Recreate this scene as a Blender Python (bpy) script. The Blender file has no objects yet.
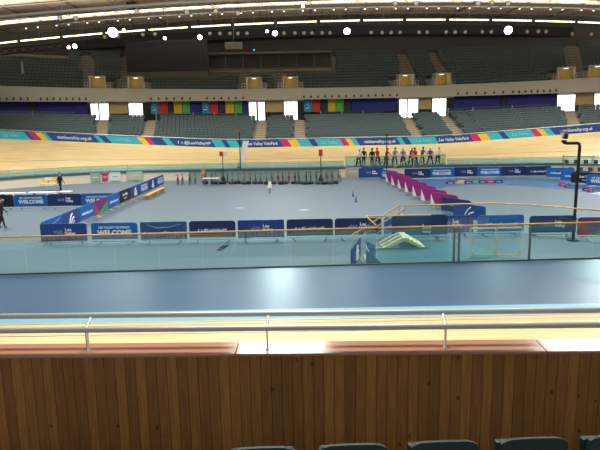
import bpy, bmesh, math, random
from mathutils import Vector, Matrix
random.seed(7)
PI = math.pi
C = bpy.context.scene.collection
S = bpy.context.scene

# ------------------------------------------------------------------ camera, world, lights, exposure
FOC, PITCH, ROLL = 600.0, math.atan(113/600), 0.0185
EYE = Vector((0, 0, 6.5))
Fv = Vector((0, math.cos(PITCH), -math.sin(PITCH)))
R0 = Vector((1, 0, 0)); U0 = Vector((0, math.sin(PITCH), math.cos(PITCH)))
Rv = R0*math.cos(ROLL) - U0*math.sin(ROLL)
Uv = U0*math.cos(ROLL) + R0*math.sin(ROLL)
cd = bpy.data.cameras.new('camera'); cam = bpy.data.objects.new('camera', cd); C.objects.link(cam)
cd.sensor_width = 36; cd.lens = 36*FOC/600; cd.clip_end = 400; cd.clip_start = .05
M4 = Matrix(((Rv.x, Uv.x, -Fv.x, EYE.x), (Rv.y, Uv.y, -Fv.y, EYE.y), (Rv.z, Uv.z, -Fv.z, EYE.z), (0, 0, 0, 1)))
cam.matrix_world = M4
S.camera = cam
S.view_settings.view_transform = 'Standard'; S.view_settings.look = 'None'
S.view_settings.gamma = 1; S.view_settings.use_curve_mapping = False
S.view_settings.exposure = 0.0
w = bpy.data.worlds.new('world'); S.world = w; w.use_nodes = True
w.node_tree.nodes['Background'].inputs[0].default_value = (.86, .93, 1, 1)
w.node_tree.nodes['Background'].inputs[1].default_value = .30

def area(name, loc, sx, sy, power, col=(1, .97, .9), aim=None):
    l = bpy.data.lights.new(name, 'AREA'); l.shape = 'RECTANGLE'; l.size = sx; l.size_y = sy
    l.energy = power; l.color = col
    o = bpy.data.objects.new(name, l); C.objects.link(o); o.location = loc
    if aim: o.rotation_euler = (Vector(aim)-Vector(loc)).to_track_quat('-Z', 'Y').to_euler()
    return o
for i, (x, y, p) in enumerate([(-26, 44, 8500), (-1.5, 41, 8500), (20.5, 41, 8000), (-16, 57, 4200), (8, 57, 2600), (30, 57, 4200),
                               (-12, 28, 6000), (12, 28, 6000)]):
    area('roof_light', (x, y, 18.6), 6.0, 5.0, p*.31).data.spread = math.radians(172 if y == 41 else 125)
area('stand_fill', (4, 64, 15.5), 70, 2.0, 1650, aim=(4, 75.5, 2)).data.spread = math.radians(75)  # added fill without a fixture, lights the lower stand only
area('near_fill', (-1, 9.5, 16), 14, 2, 1400).data.spread = math.radians(120)  # added fill to brighten the front rail and coping
for y in (69, 81): area('roof_fill', (4, y, 17.6), 90, 1.2, 3200, (1, .9, .76), aim=(4, y+3, 30))  # added upward fill, unseen from below, brightens the ceiling

# ------------------------------------------------------------------ pixel helpers (frame 600 x 450)
def ray(x, y): return Fv*FOC + Rv*(x-300) + Uv*(225-y)
def onz(x, y, z=0.0):
    d = ray(x, y); t = (z-EYE.z)/d.z; return EYE + d*t
def ony(x, y, Y):
    d = ray(x, y); return EYE + d*(Y/d.y)
def proj(p):
    v = Vector(p)-EYE; k = v.dot(Fv)
    return (300+FOC*v.dot(Rv)/k, 225-FOC*v.dot(Uv)/k, k)

# ------------------------------------------------------------------ materials
def lin(c):
    c /= 255.0
    return c/12.92 if c <= .04045 else ((c+.055)/1.055)**2.4
def rgb(r, g, b): return (lin(r), lin(g), lin(b), 1)
MATS = {}
def mat(name, col, rough=.6, metal=0, var=.06, scale=6, emit=None, es=0, spec=.5, bump=0):
    if name in MATS: return MATS[name]
    m = bpy.data.materials.new(name); m.use_nodes = True; n = m.node_tree; b = n.nodes['Principled BSDF']
    c = rgb(*col)
    b.inputs['Roughness'].default_value = rough; b.inputs['Metallic'].default_value = metal
    b.inputs['Specular IOR Level'].default_value = spec
    tc = n.nodes.new('ShaderNodeTexCoord'); no = n.nodes.new('ShaderNodeTexNoise'); no.inputs['Scale'].default_value = scale
    no.inputs['Detail'].default_value = 3
    n.links.new(tc.outputs['Object'], no.inputs['Vector'])
    mx = n.nodes.new('ShaderNodeMix'); mx.data_type = 'RGBA'
    mx.inputs[6].default_value = tuple(v*(1-var) for v in c[:3])+(1,)
    mx.inputs[7].default_value = tuple(min(1, v*(1+var)) for v in c[:3])+(1,)
    n.links.new(no.outputs['Fac'], mx.inputs[0]); n.links.new(mx.outputs[2], b.inputs['Base Color'])
    if bump:
        bp = n.nodes.new('ShaderNodeBump'); bp.inputs['Strength'].default_value = bump
        n.links.new(no.outputs['Fac'], bp.inputs['Height']); n.links.new(bp.outputs[0], b.inputs['Normal'])
    if emit:
        b.inputs['Emission Color'].default_value = rgb(*emit); b.inputs['Emission Strength'].default_value = es
    MATS[name] = m; return m

def glassmat(name, tint, gloss=.12, rough=.03):
    m = bpy.data.materials.new(name); m.use_nodes = True; n = m.node_tree; n.nodes.clear()
    o = n.nodes.new('ShaderNodeOutputMaterial'); t = n.nodes.new('ShaderNodeBsdfTransparent'); t.inputs[0].default_value = tint
    g = n.nodes.new('ShaderNodeBsdfGlossy'); g.inputs['Roughness'].default_value = rough
    g.inputs[0].default_value = (.8, 1, .95, 1)
    lw = n.nodes.new('ShaderNodeLayerWeight'); lw.inputs[0].default_value = .25
    mm = n.nodes.new('ShaderNodeMath'); mm.operation = 'MULTIPLY_ADD'; mm.inputs[1].default_value = .6; mm.inputs[2].default_value = gloss*.4
    x = n.nodes.new('ShaderNodeMixShader')
    n.links.new(lw.outputs['Fresnel'], mm.inputs[0]); n.links.new(mm.outputs[0], x.inputs[0])
    n.links.new(t.outputs[0], x.inputs[1]); n.links.new(g.outputs[0], x.inputs[2]); n.links.new(x.outputs[0], o.inputs[0])
    MATS[name] = m; return m
GLASS = glassmat('green_glass', (.85, .95, .93, 1))
GLASS2 = glassmat('clear_glass', (.93, .98, .97, 1), .06)
GLASSC = glassmat('concourse_glass', (.82, .9, .87, 1), .1)
GLASSF = glassmat('far_glass', (.66, .85, .92, 1), .08, .15)

def timber_track():
    m = bpy.data.materials.new('track_timber'); m.use_nodes = True; n = m.node_tree; b = n.nodes['Principled BSDF']
    b.inputs['Roughness'].default_value = .5
    b.inputs['Specular IOR Level'].default_value = .35
    uv = n.nodes.new('ShaderNodeUVMap')
    mp = n.nodes.new('ShaderNodeMapping'); mp.inputs['Scale'].default_value = (.35, 9, 1)
    no = n.nodes.new('ShaderNodeTexNoise'); no.inputs['Scale'].default_value = 1.2; no.inputs['Detail'].default_value = 5
    cr = n.nodes.new('ShaderNodeValToRGB'); e = cr.color_ramp.elements
    e[0].position = .3; e[0].color = rgb(222, 190, 126); e[1].position = .7; e[1].color = rgb(255, 236, 180)
    n.links.new(uv.outputs[0], mp.inputs[0]); n.links.new(mp.outputs[0], no.inputs[0]); n.links.new(no.outputs[0], cr.inputs[0])
    n.links.new(cr.outputs[0], b.inputs['Base Color']); MATS['track_timber'] = m; return m
def wallwood():
    m = bpy.data.materials.new('wall_planks'); m.use_nodes = True; n = m.node_tree; b = n.nodes['Principled BSDF']
    b.inputs['Roughness'].default_value = .55
    tc = n.nodes.new('ShaderNodeTexCoord'); sp = n.nodes.new('ShaderNodeSeparateXYZ')
    n.links.new(tc.outputs['Object'], sp.inputs[0])
    def mt(op, a, bb=None):
        k = n.nodes.new('ShaderNodeMath'); k.operation = op; n.links.new(a, k.inputs[0])
        if bb is not None: k.inputs[1].default_value = bb
        return k.outputs[0]
    idx = mt('FLOOR', mt('DIVIDE', sp.outputs[0], .0945))
    wn = n.nodes.new('ShaderNodeTexWhiteNoise'); wn.noise_dimensions = '1D'; n.links.new(idx, wn.inputs['W'])
    cb = n.nodes.new('ShaderNodeCombineXYZ'); n.links.new(mt('MULTIPLY', sp.outputs[0], 30), cb.inputs[0])
    n.links.new(mt('MULTIPLY', sp.outputs[2], 2.2), cb.inputs[2]); n.links.new(mt('MULTIPLY', wn.outputs[0], 40), cb.inputs[1])
    no = n.nodes.new('ShaderNodeTexNoise'); no.inputs['Scale'].default_value = 1.6; no.inputs['Detail'].default_value = 5
    n.links.new(cb.outputs[0], no.inputs[0])
    ad = n.nodes.new('ShaderNodeMath'); ad.operation = 'MULTIPLY_ADD'; ad.inputs[1].default_value = .38
    n.links.new(wn.outputs[0], ad.inputs[0]); n.links.new(mt('MULTIPLY', no.outputs[0], .80), ad.inputs[2])
    cr = n.nodes.new('ShaderNodeValToRGB'); e = cr.color_ramp.elements
    e[0].position = .15; e[0].color = rgb(122, 78, 32); e[1].position = .95; e[1].color = rgb(196, 138, 66)
    x = cr.color_ramp.elements.new(.55); x.color = rgb(156, 104, 46)
    n.links.new(ad.outputs[0], cr.inputs[0])
    # knots
    vo = n.nodes.new('ShaderNodeTexVoronoi'); vo.inputs['Scale'].default_value = 5.5
    cb2 = n.nodes.new('ShaderNodeCombineXYZ'); n.links.new(sp.outputs[0], cb2.inputs[0]); n.links.new(mt('MULTIPLY', sp.outputs[2], .8), cb2.inputs[2])
    n.links.new(cb2.outputs[0], vo.inputs[0])
    kr = n.nodes.new('ShaderNodeValToRGB'); kr.color_ramp.elements[0].position = .05; kr.color_ramp.elements[1].position = .11
    kr.color_ramp.elements[0].color = (.22, .2, .18, 1); kr.color_ramp.elements[1].color = (1, 1, 1, 1)
    n.links.new(vo.outputs['Distance'], kr.inputs[0])
    mx = n.nodes.new('ShaderNodeMix'); mx.data_type = 'RGBA'; mx.blend_type = 'MULTIPLY'; mx.inputs[0].default_value = 1
    n.links.new(cr.outputs[0], mx.inputs[6]); n.links.new(kr.outputs[0], mx.inputs[7]); n.links.new(mx.outputs[2], b.inputs['Base Color'])
    return m
def roofmat():
    m = bpy.data.materials.new('roof_panels'); m.use_nodes = True; n = m.node_tree; b = n.nodes['Principled BSDF']
    b.inputs['Roughness'].default_value = .7
    tc = n.nodes.new('ShaderNodeTexCoord')
    br = n.nodes.new('ShaderNodeTexBrick'); br.inputs['Scale'].default_value = 1; br.offset = 0
    br.inputs['Brick Width'].default_value = 3.6; br.inputs['Row Height'].default_value = 3.6; br.inputs['Mortar Size'].default_value = .05
    br.inputs['Color1'].default_value = rgb(196, 176, 156); br.inputs['Color2'].default_value = rgb(180, 158, 140)
    br.inputs['Mortar'].default_value = rgb(90, 78, 70)
    n.links.new(tc.outputs['Object'], br.inputs[0]); n.links.new(br.outputs[0], b.inputs['Base Color']); return m

TIMBER = timber_track(); PLANK = wallwood(); ROOF = roofmat()
INF = mat('infield_vinyl', (106, 124, 136), .62, var=.03, scale=.15, spec=.25)
SAFE = mat('safety_blue', (78, 110, 142), .35, var=.05, scale=.35, spec=.3)
COTE = mat('light_blue_band', (135, 196, 222), .45)
BLUE = mat('lane_blue', (44, 104, 150), .45, var=.05, scale=.3)
DECK = mat('deck_teal', (88, 132, 150), .35)
LINE = mat('black_line', (50, 50, 50), .5); REDL = mat('red_line', (190, 60, 50), .5); BLUL = mat('blue_line', (50, 90, 180), .5)
CONC = mat('concrete', (138, 136, 126), .85, scale=2)
STEP = mat('aisle_step', (176, 164, 136), .8, scale=3)
FASC = mat('fascia_beige', (182, 176, 158), .8, scale=.4)
DARK = mat('dark_wall', (88, 86, 82), .9); VDARK = mat('very_dark', (26, 26, 30), .7)
PLY = mat('plywood', (196, 166, 96), .6, scale=1.5, var=.15)
BEIGE = mat('beige_board', (196, 186, 168), .7)
STEEL = mat('steel', (165, 165, 165), .35, .7); ALU = mat('rail_grey', (206, 212, 208), .35, .25)
GREYM = mat('gantry_grey', (120, 120, 118), .6); BLK = mat('black_metal', (28, 30, 34), .45)
WHITE = mat('white', (235, 235, 235), .5); LETTER = mat('white_print', (232, 238, 245), .6)
ORANGE = mat('oak_handrail', (236, 178, 96), .4, var=.1)
COPING = mat('coping_wood', (186, 132, 106), .17, var=.08, scale=1.2, spec=.8)
SEATG = mat('seat_green', (70, 90, 90), .5, var=.1)
SEATN = mat('near_seat_green', (22, 52, 48), .45)
TEALB = mat('cover_deep_teal', (22, 62, 120), .6, var=.08)
NAVY = mat('cover_navy', (28, 50, 110), .6, var=.1, scale=4); BLUEC = mat('cover_blue', (20, 106, 190), .6, var=.08, scale=4)
ROYAL = mat('cover_royal', (34, 72, 150), .6, var=.1); BLACKC = mat('cover_black', (26, 28, 40), .6)
PURP = mat('print_purple', (118, 44, 124), .6); MAG = mat('print_magenta', (206, 44, 120), .6); GRN = mat('print_green', (60, 170, 100), .6)
REDP = mat('print_red', (214, 56, 60), .6); YEL = mat('print_yellow', (244, 206, 60), .6); CYAN = mat('print_cyan', (52, 190, 218), .6)
PALEC = mat('print_pale_cyan', (150, 215, 232), .6)
BNAVY = mat('board_navy', (30, 74, 150), .6)
HB = mat('hanging_navy', (36, 38, 120), .7); HR = mat('hanging_red', (200, 48, 48), .7); HY = mat('hanging_yellow', (214, 180, 36), .7)
HG = mat('hanging_green', (96, 176, 66), .7); HK = mat('hanging_black', (44, 42, 50), .7); HC = mat('hanging_cyan', (40, 140, 180), .7)
SKIN = mat('skin', (205, 160, 135), .6); HAIR = mat('hair', (50, 36, 28), .8); CLK = mat('black_cloth', (24, 24, 30), .8)
TUBEM = mat('strip_tube', (255, 250, 230), .5, emit=(255, 244, 206), es=3.0)
BULBM = mat('small_lamp', (255, 255, 255), .5, emit=(255, 250, 240), es=1.6)
FLOODM = mat('flood_lens', (255, 255, 255), .5, emit=(250, 246, 255), es=10)
WINM = mat('window_daylight', (255, 255, 255), .5, emit=(252, 252, 255), es=2.6)
DIMB = mat('dim_lamp', (200, 196, 186), .4)

# ------------------------------------------------------------------ mesh helpers
class MB:
    def __init__(s): s.v = []; s.f = []; s.m = []; s.mats = []; s.uv = None
    def mi(s, m):
        if m not in s.mats: s.mats.append(m)
        return s.mats.index(m)
    def add(s, vs, fs, m):
        k = len(s.v); s.v += [tuple(v) for v in vs]; i = s.mi(m)
        for f in fs: s.f.append(tuple(k+a for a in f)); s.m.append(i)
        return s
    def box(s, c, d, m, rz=0, tilt=0):
        x, y, z = d[0]/2, d[1]/2, d[2]/2
        vs = [Vector((a*x, b*y, e*z)) for e in (-1, 1) for b in (-1, 1) for a in (-1, 1)]
        r = Matrix.Rotation(rz, 3, 'Z') @ Matrix.Rotation(tilt, 3, 'X')
        vs = [r @ v + Vector(c) for v in vs]
        return s.add(vs, [(0, 2, 3, 1), (4, 5, 7, 6), (0, 1, 5, 4), (2, 6, 7, 3), (0, 4, 6, 2), (1, 3, 7, 5)], m)
    def tube(s, pts, r, m, n=8, caps=True):
        pts = [Vector(p) for p in pts]; rings = []
        rr = r if isinstance(r, (list, tuple)) else [r]*len(pts)
        for i, p in enumerate(pts):
            t = (pts[min(i+1, len(pts)-1)]-pts[max(i-1, 0)]).normalized()
            u = t.cross(Vector((0, 0, 1)))
            if u.length < .05: u = Vector((1, 0, 0))
            u.normalize(); v = t.cross(u)
            rings.append([p+(u*math.cos(2*PI*a/n)+v*math.sin(2*PI*a/n))*rr[i] for a in range(n)])
        vs = [q for g in rings for q in g]; fs = []
        for i in range(len(rings)-1):
            for a in range(n):
                b = (a+1) % n; fs.append((i*n+a, i*n+b, (i+1)*n+b, (i+1)*n+a))
        if caps: fs += [tuple(range(n))[::-1], tuple(range((len(rings)-1)*n, len(rings)*n))]
        return s.add(vs, fs, m)
    def prism(s, poly, y0, y1, m):      # poly in xz, extruded along y
        n = len(poly); vs = [(p[0], y0, p[1]) for p in poly]+[(p[0], y1, p[1]) for p in poly]
        fs = [tuple(range(n)), tuple(range(2*n-1, n-1, -1))]+[(i, i+n, (i+1) % n+n, (i+1) % n) for i in range(n)]
        return s.add(vs, fs, m)
    def slab(s, poly, z0, z1, m):       # poly in xy
        n = len(poly); vs = [(p[0], p[1], z0) for p in poly]+[(p[0], p[1], z1) for p in poly]
        fs = [tuple(range(n-1, -1, -1)), tuple(range(n, 2*n))]+[(i, (i+1) % n, (i+1) % n+n, i+n) for i in range(n)]
        return s.add(vs, fs, m)
    def build(s, name, parent=None, smooth=False, bevel=0):
        me = bpy.data.meshes.new(name); me.from_pydata(s.v, [], s.f)
        for m in s.mats: me.materials.append(m)
        me.polygons.foreach_set('material_index', s.m)
        if smooth: me.polygons.foreach_set('use_smooth', [True]*len(s.f))
        me.update(); o = bpy.data.objects.new(name, me); C.objects.link(o)
        if parent: o.parent = parent
        if bevel:
            b = o.modifiers.new('b', 'BEVEL'); b.width = bevel; b.segments = 2; b.limit_method = 'ANGLE'
        return o
def tag(o, label, cat, group=None, kind=None):
    if label: o['label'] = label
    if cat: o['category'] = cat
    if group: o['group'] = group
    if kind: o['kind'] = kind
    return o
def struct(mb, name, **k):
    o = mb.build(name, **k); o['kind'] = 'structure'; return o
def thing(name, label, cat, loc=(0, 0, 0), rz=0, group=None):
    o = bpy.data.objects.new(name, None); C.objects.link(o); o.location = loc; o.rotation_euler = (0, 0, rz)
    o.empty_display_size = .2
    return tag(o, label, cat, group)
def dup(root, loc, rz=0, label=None, group=None):
    r = root.copy(); C.objects.link(r); r.location = loc; r.rotation_euler = (0, 0, rz)
    if label: r['label'] = label
    if group: r['group'] = group
    for ch in list(root.children):
        c = ch.copy(); C.objects.link(c); c.parent = r
        for g in list(ch.children):
            d = g.copy(); C.objects.link(d); d.parent = c
    return r
TX = {}
def textmesh(body, size, weight=0.0, ext=.006, sx=1.0):
    k = (body, size, weight, sx)
    if k in TX: return TX[k]
    cu = bpy.data.curves.new('t', 'FONT'); cu.body = body; cu.size = size; cu.align_x = 'CENTER'; cu.align_y = 'CENTER'
    cu.extrude = ext; cu.offset = weight; cu.resolution_u = 2
    o = bpy.data.objects.new('t', cu); C.objects.link(o)
    bpy.context.view_layer.update()
    me = bpy.data.meshes.new_from_object(o.evaluated_get(bpy.context.evaluated_depsgraph_get()))
    bpy.data.objects.remove(o)
    vs = [Vector((v.co.x*sx, v.co.y, v.co.z)) for v in me.vertices]; fs = [tuple(p.vertices) for p in me.polygons]
    TX[k] = (vs, fs); return TX[k]
def addtext(mb, body, size, x, z, y, m=None, weight=0.0, sx=1.0, back=False):   # lettering upright in xz plane, facing -y
    vs, fs = textmesh(body, size, weight, .006, sx)
    q = [Vector((x+(-v.x if back else v.x), y-(v.z if not back else -v.z), z+v.y)) for v in vs]
    mb.add(q, fs, m or LETTER)

# ------------------------------------------------------------------ the track ring
XA, XB, YC, RR = -14.0, 22.0, 38.7, 23.3
L = XB-XA; Q = PI*RR/2; PER = 2*L+4*Q
def ring(s, off=0.0):
    s %= PER
    if s < Q or s >= 3*Q+2*L:
        a = PI - (s if s < Q else s-PER)/RR; cx = XA
    elif s < Q+L:
        return XA+(s-Q), YC+RR+off, 0., 1.
    elif s < 3*Q+L:
        a = PI/2-(s-Q-L)/RR; cx = XB
    else:
        return XB-(s-3*Q-L), YC-RR-off, 0., -1.
    nx, ny = math.cos(a), math.sin(a)
    return cx+(RR+off)*nx, YC+(RR+off)*ny, nx, ny
def benddist(s):
    s %= PER
    u = min(abs(s), abs(s-PER)); return min(u, abs(s-(2*Q+L)))
def sm(t):
    t = max(0, min(1, t)); return t*t*(3-2*t)
def bend(s): return sm(1-benddist(s)/(Q+9))
def bank(s): return math.radians(13+29*bend(s))
def lift(s): return .9*min(1, bend(s)/.5)
def scl(s, off):
    n = ring(s)
    return 1.0 if abs(n[2]) < 1e-9 else (RR+off)/RR
ZS = 1.0
def tp(s, t):          # point on the track t metres up the banking
    b = bank(s); x, y, nx, ny = ring(s, t*math.cos(b)); return Vector((x, y, ZS+.03+t*math.sin(b)))
def inner_off(s):      # edge of the sunken infield
    n = ring(s); return -2.2 if n[3] > -.2 else -2.2-3.0*sm((-n[3]-.2)/.7)
def s_at(px, off, z, lo=0.0, hi=None):
    hi = hi or 2*Q+L; best = None
    for _ in range(60):
        mid = (lo+hi)/2; x, y, _a, _b = ring(mid, off)
        if proj((x, y, z))[0] < px: lo = mid
        else: hi = mid
    return (lo+hi)/2
def sweep(prof, s0, s1, ds, m, name, closed=False, uv=False, parent=None, shut=True):
    """prof: function s -> list of (off, z)."""
    n = max(2, int((s1-s0)/ds)); mb = MB(); k = None; vs = []
    for i in range(n+(0 if closed else 1)):
        s = s0+(s1-s0)*i/n; pr = prof(s); k = len(pr)
        for o, z in pr:
            x, y, _a, _b = ring(s, o); vs.append((x, y, z))
    fs = []; N = n if closed else n
    tot = n if closed else n+1
    for i in range(N):
        j = (i+1) % tot
        for a in range(k if shut else k-1):
            b = (a+1) % k; fs.append((i*k+a, i*k+b, j*k+b, j*k+a))
    if not closed and shut: fs += [tuple(range(k))[::-1], tuple(range(n*k, n*k+k))]
    mb.add(vs, fs, m)
    o = mb.build(name, parent)
    if uv:
        l = o.data.uv_layers.new(name='UVMap'); 
        for p in o.data.polygons:
            for li in p.loop_indices:
                vi = o.data.loops[li].vertex_index; l.data[li].uv = ((vi//k)*ds, (vi % k)*.5)
    return o
def st(o): o['kind'] = 'structure'; return o

# infield floor
pts = [ring(PER*i/160, inner_off(PER*i/160)) for i in range(160)]
NEARY = lambda x: 21.05+.035*x
pts = [(p[0], max(p[1], NEARY(p[0]))) if abs(p[0]) < 32 and p[3] < 0 else (p[0], p[1]) for p in pts]
pts = pts[::-1]
struct(MB().slab(pts, -.3, 0, INF), 'floor')
# infield retaining wall and safety zone slab
mb = MB(); n = len(pts)
ip = pts
vs = [(p[0], p[1], 0.0) for p in ip]+[(p[0], p[1], ZS) for p in ip]
MIDW = mat('wall_mid_grey', (150, 172, 164), .7)
for i in range(n):
    j = (i+1) % n; cx = (ip[i][0]+ip[j][0])/2
    mb.add([vs[i], vs[j], vs[j+n], vs[i+n]], [(0, 1, 2, 3)], MIDW if (-10.5 < cx < 4.5 and ip[i][1] > 40) else mat('wall_beige', (246, 230, 208), .7))
struct(mb, 'wall_infield')
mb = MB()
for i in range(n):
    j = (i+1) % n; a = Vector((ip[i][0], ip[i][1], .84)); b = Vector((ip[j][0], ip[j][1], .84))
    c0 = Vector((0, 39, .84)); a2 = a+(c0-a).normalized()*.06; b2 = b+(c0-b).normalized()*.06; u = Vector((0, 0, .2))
    mb.add([a2, b2, b2+u, a2+u, a+u, b+u], [(0, 1, 2, 3), (3, 2, 5, 4)], mat('wall_shade', (86, 96, 92), .6))  # dark strip standing in for the shading line along the wall top
struct(mb, 'wall_shade_strip')
mb = MB(); vs = []; fs = []
pp = [ring(PER*i/160, inner_off(PER*i/160)) for i in range(160)]
for i in range(160):
    s = PER*i/160; p = pp[i]
    a = (p[0], max(p[1], NEARY(p[0]))) if abs(p[0]) < 32 and p[3] < 0 else (p[0], p[1])
    b = ring(s, -.95); vs += [(a[0], a[1], ZS), (b[0], b[1], ZS)]
for i in range(160):
    j = (i+1) % 160; fs.append((2*i, 2*i+1, 2*j+1, 2*j))
mb.add(vs, fs, SAFE); st(mb.build('safety_zone_floor'))
st(sweep(lambda s: [(-.95, ZS), (0, ZS+.03)], 0, PER, 1.2, COTE, 'light_blue_band', closed=True, shut=False))
def tprof(s):
    b = bank(s); return [(t*math.cos(b), ZS+.03+t*math.sin(b)) for t in [7.1*i/14 for i in range(15)]]
st(sweep(tprof, 0, PER, 1.2, TIMBER, 'track', closed=True, uv=True, shut=False))
for nm, t0, wd, m in (('measurement_line', .2, .05, LINE), ('sprinter_line', .85, .05, REDL), ('stayer_line', 2.5, .05, BLUL)):
    def lp(s, t0=t0, wd=wd):
        b = bank(s); return [(t*math.cos(b)-.006*math.sin(b), ZS+.036+t*math.sin(b)) for t in (t0, t0+wd)]
    st(sweep(lp, 0, PER, 1.2, m, nm, closed=True, shut=False))
# plain plank joints of the track show as faint darker streaks: timber material

# ------------------------------------------------------------------ far stands
S0, S1 = -4.0, 2*Q+L+4
OL, RL, HL, NL, ZL = 8.8, .8, .25, 12, 2.55        # lower tier: first offset, going, rise, rows
def lowz(i): return ZL+HL*i
mbp = lambda s: [(OL-.6, 0)] + [q for i in range(NL) for q in ((OL+RL*i, lowz(i)+lift(s)), (OL+RL*(i+1), lowz(i)+lift(s)))] + [(OL+RL*NL, 0)]
st(sweep(mbp, S0, S1, 1.5, CONC, 'lower_stand'))
OC = OL+RL*NL                                       # concourse begins (18.4)
CZ = lowz(NL-1)
st(sweep(lambda s: [(OC, CZ+lift(s)-.3), (OC, CZ+lift(s)), (OC+9, CZ+lift(s)), (OC+9, CZ+lift(s)-.3)], S0, S1, 1.5, CONC, 'concourse_floor'))
OB = OC+8.0
FB = lambda s: 8.1+.32*min(1, bend(s)/.5)
FT = lambda s: 9.55+.75*min(1, bend(s)/.5)
st(sweep(lambda s: [(OB, CZ+lift(s)), (OB, FB(s)+.2), (OB+.3, FB(s)+.2), (OB+.3, CZ+lift(s))], S0, S1, 1.5, mat('back_grey', (120, 126, 128), .8), 'wall_concourse'))
# upper tier: fascia, soffit, rows
fas = st(sweep(lambda s: [(OC-.2, FB(s)), (OC-.2, FT(s)), (OC+.15, FT(s)), (OC+.15, FB(s)+.25), (OB+.3, FB(s)+.25), (OB+.3, FB(s))], S0, S1, 1.5, FASC, 'upper_stand_front'))
OU, RU, HU, NU = OC+.9, .85, .44, 14
def upz(i, s): return FT(s)-.75+HU*i
st(sweep(lambda s: [(OC+.15, FT(s)-.75)]+[q for i in range(NU) for q in ((OU+RU*i, upz(i, s)), (OU+RU*(i+1), upz(i, s)))]+[(OU+RU*NU, FT(s)-1.2)], S0, S1, 1.5, CONC, 'upper_stand'))
OBW = OU+RU*NU+1.2
st(sweep(lambda s: [(OBW, 6), (OBW, 24), (OBW+.4, 24), (OBW+.4, 6)], S0, S1, 1.5, DARK, 'wall_back'))
st(sweep(lambda s: [(OU+RU*NU-.1, upz(NU-1, s)-.1), (OBW+.1, upz(NU-1, s)-.1), (OBW+.1, upz(NU-1, s)-.4), (OU+RU*NU-.1, upz(NU-1, s)-.4)], S0, S1, 1.5, CONC, 'upper_walkway'))

# aisles by position along the ring
AL = [s_at(p, 10.0, 3.2) for p in (102, 146, 259, 300, 418, 460, 576, 612)]
AU = [s_at(p, OU, 9.8) for p in (88, 124, 243, 279, 414, 450, 577)]
for a in AL:
    mb = MB(); hw = .62
    for i in range(NL):
        z = lowz(i)+lift(a)
        if z < tp(a, 7.1).z-.3: continue
        for h in range(2):
            o0 = OL+RL*i+(0 if h == 0 else RL/2)
            q = [ring(a+sg*hw/scl(a, o0), oo) for oo, sg in ((o0, -1), (o0, 1), (o0+RL/2+.02, 1), (o0+RL/2+.02, -1))]
            mb.slab([(p[0], p[1]) for p in q], z, z+.03+(HL/2 if h else 0), STEP)
    struct(mb, 'aisle_steps')
for a in AU:
    mb = MB(); hw = .6
    for i in range(NU):
        z = upz(i, a)
        for h in range(2):
            o0 = OU+RU*i+(0 if h == 0 else RU/2)
            q = [ring(a+sg*hw/scl(a, o0), oo) for oo, sg in ((o0, -1), (o0, 1), (o0+RU/2+.02, 1), (o0+RU/2+.02, -1))]
            mb.slab([(p[0], p[1]) for p in q], z, z+.03+(HU/2 if h else 0), mat('upper_step', (112, 108, 100), .85))
    struct(mb, 'aisle_steps')

# vomitories in the upper tier (entrance boxes in front of the stairs)
VOM = [98, 136, 254, 290.5, 406, 442.5, 566, 597]
VS = [s_at(p, OU, 9.8) for p in VOM]
for p, a in zip(VOM, VS):
    x, y, nx, ny = ring(a, OC+.6); rz = math.atan2(ny, nx)-PI/2
    t = thing('stand_entrance', 'plywood lined entrance box in the upper stand, %s' % {98: 'leftmost of all', 136: 'just left of the dark screen', 254: 'left one of the central pair', 290.5: 'right one of the central pair', 406: 'left one of the pair right of centre', 442.5: 'right one of the pair right of centre', 566: 'the one near the right edge', 597: 'at the right edge of the view'}[p], 'entrance', (x, y, FT(a)-.72), rz, 'entrance boxes of the upper stand')
    m = MB(); m.box((0, 2.2, 1.1), (1.7, .1, 2.2), PLY); m.build('back_panel', t)
    for sx in (-1, 1):
        m = MB(); m.box((sx*.95, 1.1, 1.1), (.12, 2.4, 2.2), BEIGE); m.build('side_wall', t)
    m = MB(); m.box((0, 1.1, 2.25), (2.1, 2.4, .12), BEIGE); m.build('canopy', t)
    m = MB(); m.box((0, 1.0, 2.15), (.5, .3, .06), BULBM); m.build('ceiling_lamp', t)
    l = bpy.data.lights.new('entrance_lamp', 'POINT'); l.energy = 9; l.color = (1, .86, .55); l.shadow_soft_size = .15
    lo = bpy.data.objects.new('entrance_lamp', l); C.objects.link(lo); lo.location = (x+1.0*nx, y+1.0*ny, FT(a)-.72+1.95)
    m = MB()
    for xx in (-1.6, -1.2, 1.2, 1.6): m.tube([(xx, 0, 0), (xx, 0, 1.5)], .025, ALU, 6)
    for zz in (.8, 1.1, 1.5):
        m.tube([(-1.6, 0, zz), (-1.05, 0, zz)], .02, ALU, 6); m.tube([(1.05, 0, zz), (1.6, 0, zz)], .02, ALU, 6)
    m.build('guard_rail', t)

# dark downlights along the fascia
for p0, p1, k in ((0, 28, 5), (41, 86, 8), (151, 190, 6), (207, 243, 6), (304, 346, 7), (354, 397, 7), (458, 503, 6), (513, 556, 8)):
    for j in range(k):
        s = s_at(p0+(p1-p0)*j/(k-1), OC-.25, 8.4)
        x, y, nx, ny = ring(s, OC-.27)
        m = MB(); m.tube([(0, .06, 0), (0, -.06, 0)], .13, VDARK, 10); m.box((0, -.02, .17), (.06, .06, .1), VDARK)
        o = m.build('downlight', fas); o.location = (x, y, FB(s)+.33); o.rotation_euler = (0, 0, math.atan2(ny, nx)-PI/2)
        o['label'] = 'small dark round fitting low on the beige front'

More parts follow.
